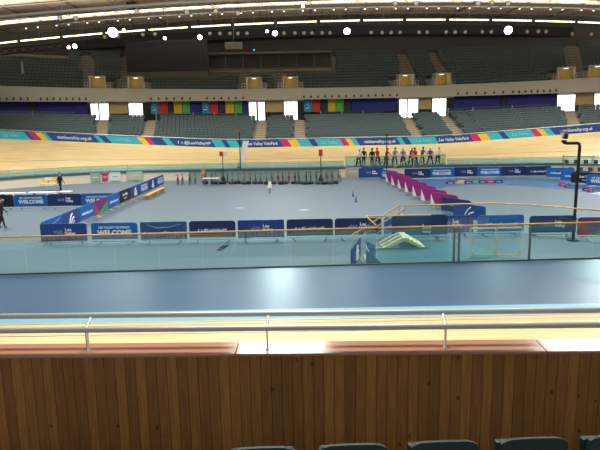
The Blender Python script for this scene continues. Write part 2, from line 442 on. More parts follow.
# windows
WIN = [(91, 98.5), (99.5, 109), (129, 143), (249, 256.5), (258, 265), (284, 297.5), (399, 406.5), (407.5, 418), (432, 446), (557, 575), (594, 612)]
for i, (a, b) in enumerate(WIN):
    sa, sb = s_at(a, OB, 7), s_at(b, OB, 7); sc = (sa+sb)/2
    x, y, nx, ny = ring(sc, OB-.06); xa, ya, _, _ = ring(sa, OB); xb, yb, _, _ = ring(sb, OB); wd = math.hypot(xb-xa, yb-ya)
    z0, z1 = CZ+lift(sc)+.1, FB(sc)-.1
    t = MB(); h = z1-z0
    t.box((0, 0, 0), (wd+.1, .1, .08), WHITE).box((0, 0, h), (wd+.1, .1, .08), WHITE)
    for xx in (-wd/2, wd/2, 0): t.box((xx, 0, h/2), (.07, .1, h), WHITE)
    o = t.build('window_%d' % (i+1)); o.location = (x, y, z0); o.rotation_euler = (0, 0, math.atan2(ny, nx)-PI/2); o['kind'] = 'structure'
    MB().box((0, .01, h/2), (wd, .03, h), WINM).build('pane', o)
# plywood panels between window pairs
for i, (a, b) in enumerate(((110, 128), (266, 283), (419, 431), (576, 593))):
    sa, sb = s_at(a, OC+.8, 7), s_at(b, OC+.8, 7); sc = (sa+sb)/2; x, y, nx, ny = ring(sc, OC+.8)
    xa, ya, _, _ = ring(sa, OC+.8); xb, yb, _, _ = ring(sb, OC+.8); wd = math.hypot(xb-xa, yb-ya)
    m = MB(); m.box((0, 0, 0), (wd, .15, 1.5), PLY)
    for k in range(1, 4): m.box((-wd/2+wd*k/4, -.08, 0), (.04, .03, 1.5), STEP)
    m.box((0, -.02, .78), (wd+.1, .22, .08), BEIGE)
    o = m.build('plywood_panel'); o.location = (x, y, FB(sc)-.78); o.rotation_euler = (0, 0, math.atan2(ny, nx)-PI/2)
    tag(o, 'yellowish plywood panel between two bright windows, %s' % ('at the left', 'left of the centre', 'right of the centre', 'near the right edge')[i], 'panel', 'plywood panels between the windows')
# hanging banners
HBN = [(-14, 30, HB), (30, 37, HK), (38, 88, HB), (151, 158.5, HC), (159, 168, HR), (168.5, 173, HK), (174, 182, HY), (182.6, 190, HG), (190.6, 201, HB), (202, 209.5, HC), (210, 218, HR), (218.5, 225, HK), (225.6, 234, HY), (234.6, 242, HG), (242.5, 248, HB),
       (304, 312, HC), (312.5, 320, HR), (320.5, 327.5, HK), (328, 335.5, HY), (336, 343.5, HG), (344, 351, HK), (352, 397, HB), (454, 500, HB), (500.5, 506.5, HK), (507, 556, HB)]
CN = {HB: 'dark blue', HK: 'black', HC: 'cyan', HR: 'red', HY: 'yellow', HG: 'green'}
lab = {-14: 'wide dark blue hanging banner at the left edge', 30: 'narrow black banner between two wide dark blue banners at far left', 38: 'wide dark blue banner just left of the leftmost windows',
       151: 'cyan hanging banner, first of the coloured row right of the left windows', 159: 'red hanging banner under the left end of the dark screen', 168.5: 'black hanging banner between red and yellow ones under the dark screen',
       174: 'yellow hanging banner under the dark screen', 182.6: 'green hanging banner under the dark screen', 190.6: 'navy banner between the two coloured sets left of centre',
       202: 'cyan banner with white mark, second coloured set left of centre', 210: 'red hanging banner in the second coloured set left of centre', 218.5: 'black hanging banner in the second coloured set left of centre',
       225.6: 'yellow hanging banner in the second coloured set left of centre', 234.6: 'green hanging banner in the second coloured set left of centre', 242.5: 'narrow navy banner left of the central windows',
       304: 'cyan banner with white mark right of the central windows', 312.5: 'red hanging banner right of the central windows', 320.5: 'black hanging banner between red and yellow right of centre', 328: 'yellow hanging banner right of the central windows',
       336: 'green hanging banner right of the central windows', 344: 'black hanging banner between green and wide blue', 352: 'wide dark blue banner between black banner and windows right of centre',
       454: 'wide dark blue banner right of the windows right of centre', 500.5: 'narrow black banner between two wide blue banners on the right', 507: 'wide dark blue banner left of the rightmost big window'}
for a, b, m_ in HBN:
    OH = OC+.9; sa, sb = s_at(a, OH, 7), s_at(b, OH, 7)
    m = MB(); k = max(2, int((sb-sa)/1.0)); vs = []
    for i in range(k+1):
        s = sa+(sb-sa)*i/k
        for oo, zz in ((OH, FB(s)+.02), (OH+.03, FB(s)+.02), (OH+.03, FB(s)-1.62), (OH, FB(s)-1.62)):
            x, y, _, _ = ring(s, oo+.03*math.sin(i*1.9)); vs.append((x, y, zz))
    fs = [(i*4+c, i*4+(c+1) % 4, i*4+4+(c+1) % 4, i*4+4+c) for i in range(k) for c in range(4)]+[(3, 2, 1, 0), (k*4, k*4+1, k*4+2, k*4+3)]
    m.add(vs, fs, m_)
    o = tag(m.build('hanging_banner'), lab[a], 'banner', 'banners hanging under the upper stand')
    if a in (151, 202, 304):
        sc = (sa+sb)/2; x, y, nx, ny = ring(sc, OH-.03)
        m = MB(); m.tube([(-.25, 0, .45), (.2, 0, .3), (-.2, 0, .1), (.25, 0, -.1)], .05, LETTER, 6); m.box((0, 0, -.35), (.5, .03, .1), LETTER)
        e = m.build('white_emblem', o); e.location = (x, y, FB(sc)-.75)
# concourse glass rail
rail = thing('concourse_balustrade', 'glass balustrade with grey rail along the top of the lower stand', 'balustrade')
i = 0; s = s_at(-12, OC, 6)
while s < s_at(615, OC, 6):
    if min(abs(s+1.4-a) for a in AL) > 1.6:
        vs = []
        for k in (0, 1):
            q = s+2.7*k
            for oo, zz in ((OC+.1, CZ+lift(q)+.05), (OC+.1, CZ+lift(q)+1.2), (OC+.13, CZ+lift(q)+1.2), (OC+.13, CZ+lift(q)+.05)):
                x, y, _, _ = ring(q, oo); vs.append((x, y, zz))
        MB().add(vs, [(c, (c+1) % 4, 4+(c+1) % 4, 4+c) for c in range(4)]+[(3, 2, 1, 0), (4, 5, 6, 7)], GLASSC).build('glass_panel', rail)
        x, y, _, _ = ring(s, OC+.1); MB().box((x, y, CZ+lift(s)+.62), (.07, .07, 1.24), ALU).build('post', rail)
    s += 2.8

# seats of the far stands
def seat_geo(m, T, mt):
    prof = [(-.23, .40), (-.235, .82), (-.20, .86), (.20, .86), (.235, .82), (.23, .40)]
    # backrest leaning, folded pan in front, bracket
    vs = [(x, .06+(.10 if z > .6 else 0), z) for x, z in prof]+[(x, .13+(.12 if z > .6 else 0), z) for x, z in prof]
    n = 6; fs = [tuple(range(n)), tuple(range(2*n-1, n-1, -1))]+[(i, i+n, (i+1) % n+n, (i+1) % n) for i in range(n)]
    m.add([T @ Vector(v) for v in vs], fs, mt)
    vs = [Vector((a*.21, b, c)) for a in (-1, 1) for b, c in ((-.03, .36), (-.10, .66), (.05, .68), (.05, .38))]
    m.add([T @ v for v in vs], [(0, 1, 2, 3), (7, 6, 5, 4), (0, 4, 5, 1), (1, 5, 6, 2), (2, 6, 7, 3), (3, 7, 4, 0)], mt)
    vs = [Vector((a*.03, b, c)) for a in (-1, 1) for b, c in ((-.02, 0.0), (-.02, .42), (.06, .42), (.06, 0.0))]
    m.add([T @ v for v in vs], [(0, 1, 2, 3), (7, 6, 5, 4), (0, 4, 5, 1), (1, 5, 6, 2), (2, 6, 7, 3), (3, 7, 4, 0)], BLK)
seats = []
def visible(p): q = proj(p); return -8 < q[0] < 608
for i in range(NL):
    oo = OL+RL*i+.45; s = S0+.3+.25*(i % 2)/scl(0, oo)
    while s < S1-.3:
        z = lowz(i)+lift(s)
        if min(abs(s-a)*scl(a, oo) for a in AL) > .9 and z > tp(s, 7.1).z-.25:
            x, y, nx, ny = ring(s, oo)
            if visible((x, y, z)): seats.append((x, y, z, math.atan2(ny, nx)-PI/2, 0, i, s))
        s += .5/scl(s, oo)
for i in range(NU):
    oo = OU+RU*i+.45; s = S0+.3+.25*(i % 2)/scl(0, oo)
    while s < S1-.3:
        z = upz(i, s)
        x, y, nx, ny = ring(s, oo); px = proj((x, y, z))[0] if y > 5 else -99
        skip = min(abs(s-a)*scl(a, oo) for a in AU) < .85 or (i < 4 and min(abs(s-a)*scl(a, oo) for a in VS) < 1.9)
        if (px < 70 and i > 10) or (124 < px < 211 and i > 4) or (203 < px < 337 and i > 5): skip = True
        if not skip and visible((x, y, z)): seats.append((x, y, z, math.atan2(ny, nx)-PI/2, 1, i, s))
        s += .5/scl(s, oo)
low = [q for q in seats if q[4] == 0]
low.sort(key=lambda q: (q[0]**2+q[1]**2+(q[2]-6.5)**2))
# hide-tests: only seats whose top clears the board in front
def clear(q):
    b = tp(q[6], 7.1); return (q[2]+.86-6.5)/math.hypot(q[0], q[1]) > (b.z+.85-6.5)/math.hypot(b.x, b.y)
pick = [q for q in low if clear(q) and 2 < proj(q[:3])[0] < 598][:295]
ps = set(id(q) for q in pick)
m = MB(); seat_geo(m, Matrix.Identity(4), SEATG); proto = m.build('stadium_seat'); first = True
ORD = ['first', 'second', 'third', 'fourth', 'fifth', 'sixth', 'seventh', 'eighth', 'ninth', 'tenth', 'eleventh', 'twelfth', 'thirteenth', 'fourteenth', 'fifteenth', 'sixteenth', 'seventeenth', 'eighteenth', 'nineteenth', 'twentieth']
def nth(k):
    if k < 20: return ORD[k]
    tens = ['', '', 'twenty', 'thirty', 'forty', 'fifty', 'sixty', 'seventy', 'eighty', 'ninety'][(k+1)//10]
    return tens+('th' if (k+1) % 10 == 0 else '-'+ORD[(k+1) % 10-1]) if (k+1) % 10 else tens[:-1]+'ieth'
AN = ['the leftmost aisle', 'the second aisle from left', 'the third aisle from left', 'the fourth aisle from left', 'the fifth aisle from left', 'the sixth aisle from left', 'the seventh aisle from left', 'the last aisle']
rows = {}
for q in low:
    j = min(range(len(AL)), key=lambda k: abs(q[6]-AL[k])); rows.setdefault((q[5], j, q[6] > AL[j]), []).append(q)
name = {}
for (i, j, right), qs in rows.items():
    qs.sort(key=lambda q: abs(q[6]-AL[j]))
    for k, q in enumerate(qs):
        name[id(q)] = 'grey-green seat, row %s from the track, %s seat %s of %s' % (ORD[i], nth(k), 'right' if right else 'left', AN[j])
for q in pick:
    o = proto if first else proto.copy()
    if not first: C.objects.link(o)
    first = False
    o.location = q[:3]; o.rotation_euler = (0, 0, q[3]); tag(o, name[id(q)], 'seat', 'stadium seats')
m = MB()
for q in seats:
    if id(q) in ps: continue
    seat_geo(m, Matrix.Translation(q[:3]) @ Matrix.Rotation(q[3], 4, 'Z'), SEATG)
tag(m.build('stadium_seat_rows'), 'remaining rows of grey-green folding seats filling both tiers of the far stand', 'seats', None, 'stuff')

# ------------------------------------------------------------------ perimeter boards along the top of the track
def rp(s, off2, z):    # just above the outer track edge
    b = bank(s); x, y, nx, ny = ring(s, 7.1*math.cos(b)+.05+off2); return Vector((x, y, ZS+.03+7.1*math.sin(b)+z))
def s_bd(px):
    lo, hi = 0.0, 2*Q+L
    for _ in range(50):
        mid = (lo+hi)/2
        if proj(rp(mid, 0, .4))[0] < px: lo = mid
        else: hi = mid
    return lo
BH = .80
def board(cells, label, text=None, tcol=None, tsize=.5):
    mb = MB()
    for a, b, mt in cells:
        sa, sb = s_bd(a), s_bd(b); k = max(1, int((sb-sa)/.8)+1)
        for i in range(k):
            u0 = sa+(sb-sa)*i/k; u1 = sa+(sb-sa)*(i+1)/k; sl = -.55
            A = rp(u0, 0, 0); B = rp(u1, 0, 0); Ct = rp(u1+sl, 0, BH); D = rp(u0+sl, 0, BH)
            A2 = rp(u0, .05, 0); B2 = rp(u1, .05, 0); C2 = rp(u1+sl, .05, BH); D2 = rp(u0+sl, .05, BH)
            fs = [(0, 1, 2, 3), (7, 6, 5, 4), (3, 2, 6, 7), (0, 4, 5, 1)]
            mb.add([A, B, Ct, D, A2, B2, C2, D2], fs, mt)
    o = tag(mb.build('advertising_board'), label, 'advertising board', 'boards around the top of the track')
    if text:
        a, b = s_bd(text[1]), s_bd(text[2]); vs, fs = textmesh(text[0], tsize, .008)
        xs = [v.x for v in vs]; wd = max(xs)-min(xs); k = (b-a)/wd; c = (a+b)/2
        mb = MB(); mb.add([rp(c+v.x*k-.25, -.03-v.z, BH/2+v.y) for v in vs], fs, tcol or LETTER); mb.build('lettering', o)
    return o
board([(-16, 31, CYAN)], 'cyan board with pale logo at the left edge of the track', ('Lee Valley', 6, 22), PALEC)
board([(31, 35, BNAVY), (35, 42, MAG), (42, 49, YEL), (49, 53, CYAN)], 'magenta and yellow flare board near the left end')
board([(53, 100, BNAVY)], 'navy board reading a web address, leftmost', ('visitleevalley.org.uk', 60, 95))
board([(100, 105, CYAN), (105, 112, BNAVY), (112, 143, CYAN)], 'cyan board with navy stripe and pale logo left of yellow flare', ('Lee Valley', 119, 134), PALEC)
board([(143, 150, YEL), (150, 156, MAG)], 'short yellow and magenta flare board left of the account name')
board([(156, 168, BNAVY), (168, 175, CYAN), (175, 216, BNAVY)], 'navy board with social media symbols and account name', ('f  t @LeeValleyVP', 180, 213), None, .46)
board([(216, 226, CYAN), (226, 231, BNAVY), (231, 241, CYAN)], 'cyan and navy striped board left of the white flag')
board([(241, 284, BNAVY)], 'navy board reading the velodrome park name, right of white flag', ('Lee Valley VeloPark', 249, 280))
board([(284, 292, MAG), (292, 301, YEL), (301, 313, CYAN), (313, 319, BNAVY)], 'magenta, yellow and cyan flare board right of centre-left navy board')
board([(319, 344, CYAN)], 'cyan board with pale logo above the red sign', ('Lee Valley', 323, 340), PALEC)
board([(344, 350, MAG), (350, 355, YEL), (355, 360, CYAN)], 'narrow magenta and yellow flare board above the leftmost riders')
board([(360, 401, BNAVY)], 'navy board with web address above the riders', ('visitleevalley.org.uk', 366, 398))
board([(401, 406, CYAN), (406, 412, BNAVY), (412, 439, CYAN)], 'cyan board with pale logo above the right riders', ('Lee Valley', 418, 434), PALEC)
board([(439, 474, BNAVY)], 'navy board reading the velodrome park name, right of the riders', ('Lee Valley VeloPark', 441, 471))
board([(474, 482, MAG), (482, 491, YEL), (491, 504, CYAN), (504, 510, BNAVY)], 'magenta, yellow and cyan flare board right of the riders')
board([(510, 536, CYAN)], 'cyan board with pale logo left of the black mast', ('Lee Valley', 515, 531), PALEC)
board([(536, 543, MAG), (543, 549, YEL), (549, 556, CYAN), (556, 561, BNAVY)], 'magenta and yellow flare board left of the mast head')
board([(561, 616, BNAVY)], 'navy board with web address at the right edge', ('visitleevalley.org.uk', 566, 596))
# top rail above the boards
o = MB(); ptsr = [rp(s_bd(-14)+(s_bd(615)-s_bd(-14))*i/90, .1, BH+.12) for i in range(91)]
o.tube(ptsr, .035, ALU, 6)
for i in range(0, 91, 3): o.box(tuple(rp(s_bd(-14)+(s_bd(615)-s_bd(-14))*i/90, .1, BH/2+.05)), (.05, .05, BH+.1), ALU)
tag(o.build('track_top_rail'), 'grey metal rail running above the advertising boards', 'rail')

# ------------------------------------------------------------------ roof
def rz_(x, y=0): return 20.3-.00085*(x-9)**2
mb = MB(); nx_, ny_ = 40, 30; vs = []; fs = []
for j in range(ny_+1):
    for i in range(nx_+1):
        x = -80+165*i/nx_; y = -14+130*j/ny_; vs.append((x, y, rz_(x)))
for j in range(ny_):
    for i in range(nx_): k = j*(nx_+1)+i; fs.append((k, k+nx_+1, k+nx_+2, k+1))
mb.add(vs, fs, ROOF); struct(mb, 'ceiling')
# roof cables / purlins
mb = MB()
for y in (66, 70.5, 77, 83, 89.5, 95): mb.tube([(x, y, rz_(x)-.14) for x in range(-60, 66, 5)], .09, GREYM, 6)
for x in range(-54, 62, 7): mb.tube([(x, 60, rz_(x)-.1), (x, 101, rz_(x)-.1)], .07, mat('cable_brown', (92, 80, 72), .6), 6)
struct(mb, 'roof_cable_net')
# two curved walkway beams and the dark bulkhead
def beam(y, dz, h, wd, m, name, label, x0=-58, x1=64):
    mb = MB(); vs = []; k = 0
    for x in range(x0, x1+1, 2):
        z = rz_(x)-dz; vs += [(x, y-wd/2, z-h/2), (x, y+wd/2, z-h/2), (x, y+wd/2, z+h/2), (x, y-wd/2, z+h/2)]; k += 1
    fs = [(i*4+c, i*4+(c+1) % 4, i*4+4+(c+1) % 4, i*4+4+c) for i in range(k-1) for c in range(4)]+[(3, 2, 1, 0), tuple((k-1)*4+c for c in range(4))]
    mb.add(vs, fs, m)
    for x in range(x0+1, x1, 6): mb.tube([(x, y, rz_(x)-dz), (x, y, rz_(x)-.05)], .04, GREYM, 6)
    return tag(mb.build(name), label, 'beam')
beam(79.4, .75, .42, .8, mat('beam_grey', (128, 124, 116), .6), 'lighting_gantry', 'grey walkway beam under the roof dotted with small lamps')
beam(91.5, 2.2, 1.3, .5, VDARK, 'bulkhead_beam', 'dark beam under the far edge of the roof')
beam(73.0, .75, .25, .7, GREYM, 'ceiling_duct', 'grey duct beam along the nearer strip lights')
# strip lights
def strip(y, dz, x0, x1, ln, where, grp):
    x = x0; k = 0
    while x < x1:
        z = rz_(x+ln/2)-dz; sl = math.atan2(rz_(x+ln)-rz_(x), ln)
        t = thing('strip_light', '%s strip light in the %s, %s' % ('long glowing', where, nth(k)+' from the left'), 'strip light', (x+ln/2, y, z), 0, grp)
        t.rotation_euler = (0, -sl, 0)
        MB().box((0, 0, .09), (ln-.25, .34, .08), GREYM).build('housing', t)
        MB().box((0, 0, -.02), (ln-.45, .24, .14), TUBEM).build('tube', t)
        MB().tube([(0, 0, .12), (0, 0, dz)], .03, GREYM, 6).build('hanger', t)
        x += ln+.1; k += 1
strip(74.4, 1.05, -44, 48, 5.6, 'nearer roof row', 'strip lights, nearer row')
strip(86.0, 1.6, -50, 56, 5.8, 'farther roof row', 'strip lights, farther row')
# small lamps under gantry
k = 0
t0 = thing('gantry_lamp', 'small round lamp under the grey gantry', 'lamp', (0, 0, 0))
MB().tube([(0, 0, .2), (0, 0, 0)], .10, GREYM, 8).build('housing', t0)
MB().tube([(0, 0, 0), (0, 0, -.09), (0, 0, -.13)], [.12, .11, .04], BULBM, 8).build('bulb', t0)
px = 24; firstl = True; kk = 0
while px < 600:
    for e in (0, 12):
        P = ony(px+e, 18, 79.0); z = rz_(P.x)-1.15
        lb = 'small round lamp under the grey roof gantry, %s from the left' % nth(kk); kk += 1
        if firstl: t0.location = (P.x, 79.3, z); t0['label'] = lb; t0['group'] = 'gantry lamps'; firstl = False
        else: dup(t0, (P.x, 79.3, z), 0, lb, 'gantry lamps')
    px += 31
# hanging spotlights (dim ones) and floodlights (lit)
def spot(name, loc, r, lens, label, cat, group, light=0):
    t = thing(name, label, cat, loc, 0, group)
    b = MB(); b.tube([(0, .22, .08), (0, .12, .05), (0, -.12, -.04)], [r*.5, r*.9, r], BLK, 12); b.build('housing', t)
    MB().tube([(0, -.121, -.041), (0, -.16, -.055), (0, -.18, -.06)], [r*.9, r*.7, r*.2], lens, 12).build('lens', t)
    MB().tube([(-r*1.1, .05, .05), (-r*1.1, .05, r*1.6), (r*1.1, .05, r*1.6), (r*1.1, .05, .05)], .03, BLK, 6).build('yoke', t)
    up = rz_(loc[0])-loc[2]
    if up > r*1.6: MB().tube([(0, .05, r*1.6), (0, .05, up)], .02, VDARK, 6).build('hanger', t)
    return t
FL = [(628, 31, .6, 'beyond the right edge'), (75, 46, .34, 'lower left'), (113, 32, .75, 'biggest, above the left windows'), (200, 37, .36, 'above the dark screen'), (275, 33, .40, 'left of the middle of the roof'), (347, 31, .50, 'right of the middle of the roof'), (508, 30, .62, 'at the right end')]
for x, y, r, d in FL:
    P = ony(x, y, 76); spot('floodlight', tuple(P), r*.9, FLOODM, 'glaring white floodlight %s' % d, 'floodlight', 'lit floodlights'); area('floodlight_beam', (P.x, P.y-.5, P.z-.2), 1.6*r, 1.6*r, (430 if x in (275, 628) else 45)*r/.4, (.97, .97, 1), aim=(P.x*.3, 20, 0)).data.spread = math.radians(75)
for x, y, d in ((69, 47, 'beside the lower left floodlight'), (124, 30, 'right of the biggest floodlight'), (165, 38, 'left of the floodlight above the dark screen'), (267, 31, 'just left of the central floodlight'), (303, 6, 'hanging at the top centre')):
    P = ony(x, y, 76); spot('floodlight', tuple(P), .22, mat('mid_lens', (255, 255, 255), .5, emit=(255, 250, 250), es=6), 'small lit floodlight %s' % d, 'floodlight', 'lit floodlights')
for k, (x, y) in enumerate([(60, 18), (76, 18), (137, 11), (187, 12), (216, 11), (238, 13), (395, 3), (416, 3), (478, 3), (492, 2), (508, 3)]):
    P = ony(x, y, 73.5); spot('spotlight', tuple(P), .30, DIMB, 'unlit round spotlight hanging by the nearer strips, %s from the left' % nth(k), 'spotlight', 'spotlights near the nearer strip lights')
xs = [105, 118, 143, 155, 210, 220, 230, 238, 247, 284, 295, 304, 312, 322, 330, 371, 382, 391, 400, 419, 427, 446, 455, 465, 482, 491, 527, 538, 546, 572, 591]
for k, x in enumerate(xs):
    P = ony(x, 30+(9-9*x/150 if x < 150 else 0)+(x/600-.5)*-4+ (3 if x > 560 else 0)+3, 84); spot('spotlight', tuple(P), .26, DIMB, 'dim round spotlight in the long row under the strips, %s from the left' % nth(k), 'spotlight', 'dim spotlights in the long row')
# black truss at left and black box speaker
mb = MB(); A = ony(-12, 56, 84); B = ony(150, 40, 84); N = 18
for i in range(N):
    a = A.lerp(B, i/N); b = A.lerp(B, (i+1)/N); u = Vector((0, 0, .75))
    mb.tube([a, b], .09, VDARK, 6); mb.tube([a+u, b+u], .09, VDARK, 6); mb.tube([a, b+u], .07, VDARK, 5); mb.tube([a+u, b], .07, VDARK, 5)
for i in (0, 6, 12, 18):
    a = A.lerp(B, i/N); mb.tube([a, (a.x, a.y, rz_(a.x))], .04, VDARK, 5)
tag(mb.build('roof_truss'), 'black lattice truss hanging at upper left', 'truss')
P = ony(131, 6, 74); t = thing('loudspeaker', 'black box loudspeaker hanging from the roof at upper left', 'loudspeaker', tuple(P))
MB().box((0, 0, 0), (.9, .7, .8), VDARK).build('cabinet', t, bevel=.04); MB().box((0, -.36, 0), (.8, .03, .7), BLK).build('grille', t)
MB().tube([(0, 0, .4), (0, 0, rz_(P.x)-P.z)], .04, GREYM, 6).build('hanger', t)

# big screen, commentary boxes, projector
A = ony(128, 82, 86.5); B = ony(207, 40, 86.5)
t = thing('video_screen', 'big dark video screen hanging behind the upper seats left of centre', 'screen', ((A.x+B.x)/2, 86.5, A.z))
wd = B.x-A.x; h = ony(168, 40, 86.5).z-A.z
MB().box((0, 0, h/2), (wd, .5, h), mat('screen_case', (62, 62, 64), .7)).build('case', t)
MB().box((0, -.27, h*.6), (wd-.4, .05, h*.7), mat('screen_face', (40, 40, 44), .45)).build('screen_face', t)
MB().box((0, -.28, h*.13), (wd-.1, .06, h*.2), mat('screen_skirt', (98, 96, 90), .7)).build('skirt', t)
for sx in (-1, 1): MB().tube([(sx*wd*.4, 0, h), (sx*wd*.4, 0, rz_(A.x)-A.z)], .06, BLK, 6).build('hanger', t)
A = ony(208, 79, 87.5); B = ony(332, 60, 87.5)
t = thing('commentary_box', 'long grey commentary box with horizontal bands above the central seats', 'commentary box', ((A.x+B.x)/2, 88.0, A.z-.5))
wd = B.x-A.x; GB = mat('box_grey', (112, 106, 96), .8)
MB().box((0, .6, .75), (wd, 1.8, .9), GB).build('base', t); MB().box((0, 1.2, 2.3), (wd, .4, 3.2), DARK).build('back_wall', t)
MB().box((0, .4, 3.95), (wd, 2.2, .25), GB).build('roof', t)
for k in range(8): MB().box((-wd/2+wd*k/7, -.2, 2.6), (.12, .12, 2.6), GB).build('post', t)
MB().box((0, -.3, 1.5), (wd, .35, .1), STEP).build('desk', t)
P = ony(234, 46, 88); t = thing('projector', 'pale grey box unit hanging above the commentary box', 'projector', tuple(P))
MB().box((0, 0, 0), (2.5, 1, 1.0), mat('proj_grey', (134, 130, 122), .7)).build('case', t, bevel=.06)
MB().tube([(0, 0, .5), (0, 0, rz_(P.x)-P.z)], .05, GREYM, 6).build('hanger', t)
P = ony(254, 50, 88); o = MB(); o.box((0, 0, 0), (.34, .12, .34), BLK); o.box((0, -.08, 0), (.2, .03, .2), mat('blue_led', (80, 200, 255), .4, emit=(80, 200, 255), es=1.2)); o.tube([(0, 0, .15), (0, 0, rz_(P.x)-P.z)], .02, BLK, 5)
o = o.build('signal_light'); o.location = P; tag(o, 'tiny glowing blue light above the central entrances', 'light')
P = ony(22, 66, 80); t = thing('hanging_flag', 'small pale pennant hanging in front of the upper left seats', 'pennant', tuple(P))
MB().prism([(-.15, -1), (.18, -.9), (.12, .6), (-.1, .6)], -.02, .02, BEIGE).build('cloth', t)
MB().tube([(0, 0, .6), (0, 0, rz_(P.x)-P.z)], .02, BLK, 5).build('cord', t)

# ------------------------------------------------------------------ glass balustrades
def balustrade(name, label, path, h, base, rail_m=ORANGE, rr=.03, seg=1.6, glass=GLASS, post_every=0):
    t = thing(name, label, 'balustrade'); P = [Vector((p[0], p[1], 0)) for p in path]
    zs = [p[2] if len(p) > 2 else base for p in path]
    MB().tube([(p.x, p.y, z+h) for p, z in zip(P, zs)], rr, rail_m, 10).build('handrail', t, smooth=True)
    for a, b, za, zb in zip(P[:-1], P[1:], zs[:-1], zs[1:]):
        d = (b-a).length; n = max(1, round(d/seg)); u = (b-a)/d; nn = Vector((-u.y, u.x, 0))*.008
        for i in range(n):
            g0, g1 = i/n+.006/d*2, (i+1)/n-.006/d*2; p = a.lerp(b, g0); q = a.lerp(b, g1); z0 = za+(zb-za)*g0; z1 = za+(zb-za)*g1
            vs = [(p.x+nn.x, p.y+nn.y, z0+.02), (q.x+nn.x, q.y+nn.y, z1+.02), (q.x+nn.x, q.y+nn.y, z1+h-.05), (p.x+nn.x, p.y+nn.y, z0+h-.05),
                  (p.x-nn.x, p.y-nn.y, z0+.02), (q.x-nn.x, q.y-nn.y, z1+.02), (q.x-nn.x, q.y-nn.y, z1+h-.05), (p.x-nn.x, p.y-nn.y, z0+h-.05)]
            MB().add(vs, [(0, 1, 2, 3), (7, 6, 5, 4), (3, 2, 6, 7), (0, 4, 5, 1), (0, 3, 7, 4), (1, 5, 6, 2)], glass).build('glass_panel', t)
            if post_every and i % post_every == 0:
                MB().box((p.x, p.y, z0+h/2), (.04, .04, h), ALU).build('post', t)
        MB().tube([(a.x, a.y, za+.02), (b.x, b.y, zb+.02)], .014, mat('glass_channel', (96, 132, 146), .5), 6).build('bottom_channel', t)
    return t
HR_ = 1.36
def nb(x): return (x, 21.07+.035*x)
xl = onz(-40, 240, 2.3).x
balustrade('near_balustrade', 'long glass balustrade with orange wooden handrail crossing the near edge of the infield', [nb(-16), nb(2.75)], HR_, ZS, seg=1.55)
t = balustrade('near_balustrade', 'glass balustrade with orange handrail on two grey posts, right of the stairwell', [nb(2.78), nb(16)], HR_, ZS, seg=2.7)
for px, dx in ((452.5, 0), (457.5, 0), (531, 0)):
    P = onz(px, 244, 1.65); MB().box((P.x, nb(P.x)[1]-.05, ZS+.62), (.065, .06, 1.3), mat('post_grey', (104, 116, 118), .5)).build('post', t)
a = onz(376, 227, 2.3); b = onz(366, 217.5, 2.3); c = onz(431, 216.5, 2.3)
balustrade('stairwell_balustrade', 'glass balustrade with orange handrail turning the corner behind the near one', [(a.x, a.y+.1), (b.x, b.y), (c.x, c.y)], HR_, ZS, seg=2.2, glass=GLASS2)
q = [onz(x, y, 2.3) for x, y in ((403, 207), (440, 206), (490, 204.5), (530, 206), (565, 209), (612, 213))]
balustrade('deck_balustrade', 'glass balustrade with orange handrail curving along the back of the deck on the right', [(p.x, p.y) for p in q], HR_, ZS, seg=2.2, glass=GLASS2)
# raised deck between the two rails, and its side
e1 = onz(455, 237, ZS)
poly = [(a.x+.2, nb(a.x)[1]), (7.4, nb(7.4)[1]), (7.6, e1.y-3), (6.6, e1.y-.4), (q[0].x-.1, q[0].y+.1), (4.1, q[0].y-.1), (4.1, b.y+.3), (b.x, b.y), ]
struct(MB().slab([(p[0], p[1]) for p in poly], .02, ZS, DECK), 'deck_platform')
# stairs going down to the left
T = onz(403, 207, 2.3)
t = thing('infield_stair', 'short flight of steps with wooden handrails going down left to the infield', 'stairs', (T.x, T.y-.55, 0))
n = 6
for i in range(n): MB().box((-.15-.28*i, .6, (ZS-ZS*(i+1)/n)/2+.01), (.28, 1.15, max(.04, ZS-ZS*(i+1)/n)), BEIGE).build('step', t)
for yy in (0.02, 1.2):
    MB().tube([(-.0, yy, ZS+1.3), (-1.95, yy, 1.1), (-2.2, yy, .95)], .03, ORANGE, 8).build('handrail', t)
    MB().tube([(-.05, yy, ZS+.0), (-.05, yy, ZS+1.3)], .02, ALU, 6).build('post', t); MB().tube([(-1.95, yy, .02), (-1.95, yy, 1.1)], .02, ALU, 6).build('post', t)
    MB().tube([(-.0, yy, ZS+.6), (-1.95, yy, .5)], .02, STEP, 6).build('middle_rail', t)
# cream wedge steps on the deck
P0 = onz(384, 251, ZS); P1 = onz(428, 250, ZS); wd = P1.x-P0.x
t = thing('cream_steps', 'cream folding steps with two dark gaps behind the near glass', 'steps', ((P0.x+P1.x)/2, 23.75, ZS))
CRM = mat('cream', (244, 232, 200), .6)
for k, yy in enumerate((.0, .5, 1.0)):
    MB().prism([(-wd/2, 0), (-.12, .42), (.1, .42), (wd/2, 0), (wd/2-.25, 0), (.0, .29), (-wd/2+.3, 0)], yy, yy+.1, CRM).build('side_frame', t)
for k in range(5):
    f = k/4; MB().box((.08+(wd/2-.25)*f, .55, .41-.38*f), (.24, 1.2, .035), CRM).build('tread', t)
MB().box((-wd/4-.05, .15, .25), (wd/2-.05, .02, .04), CRM).build('brace', t)
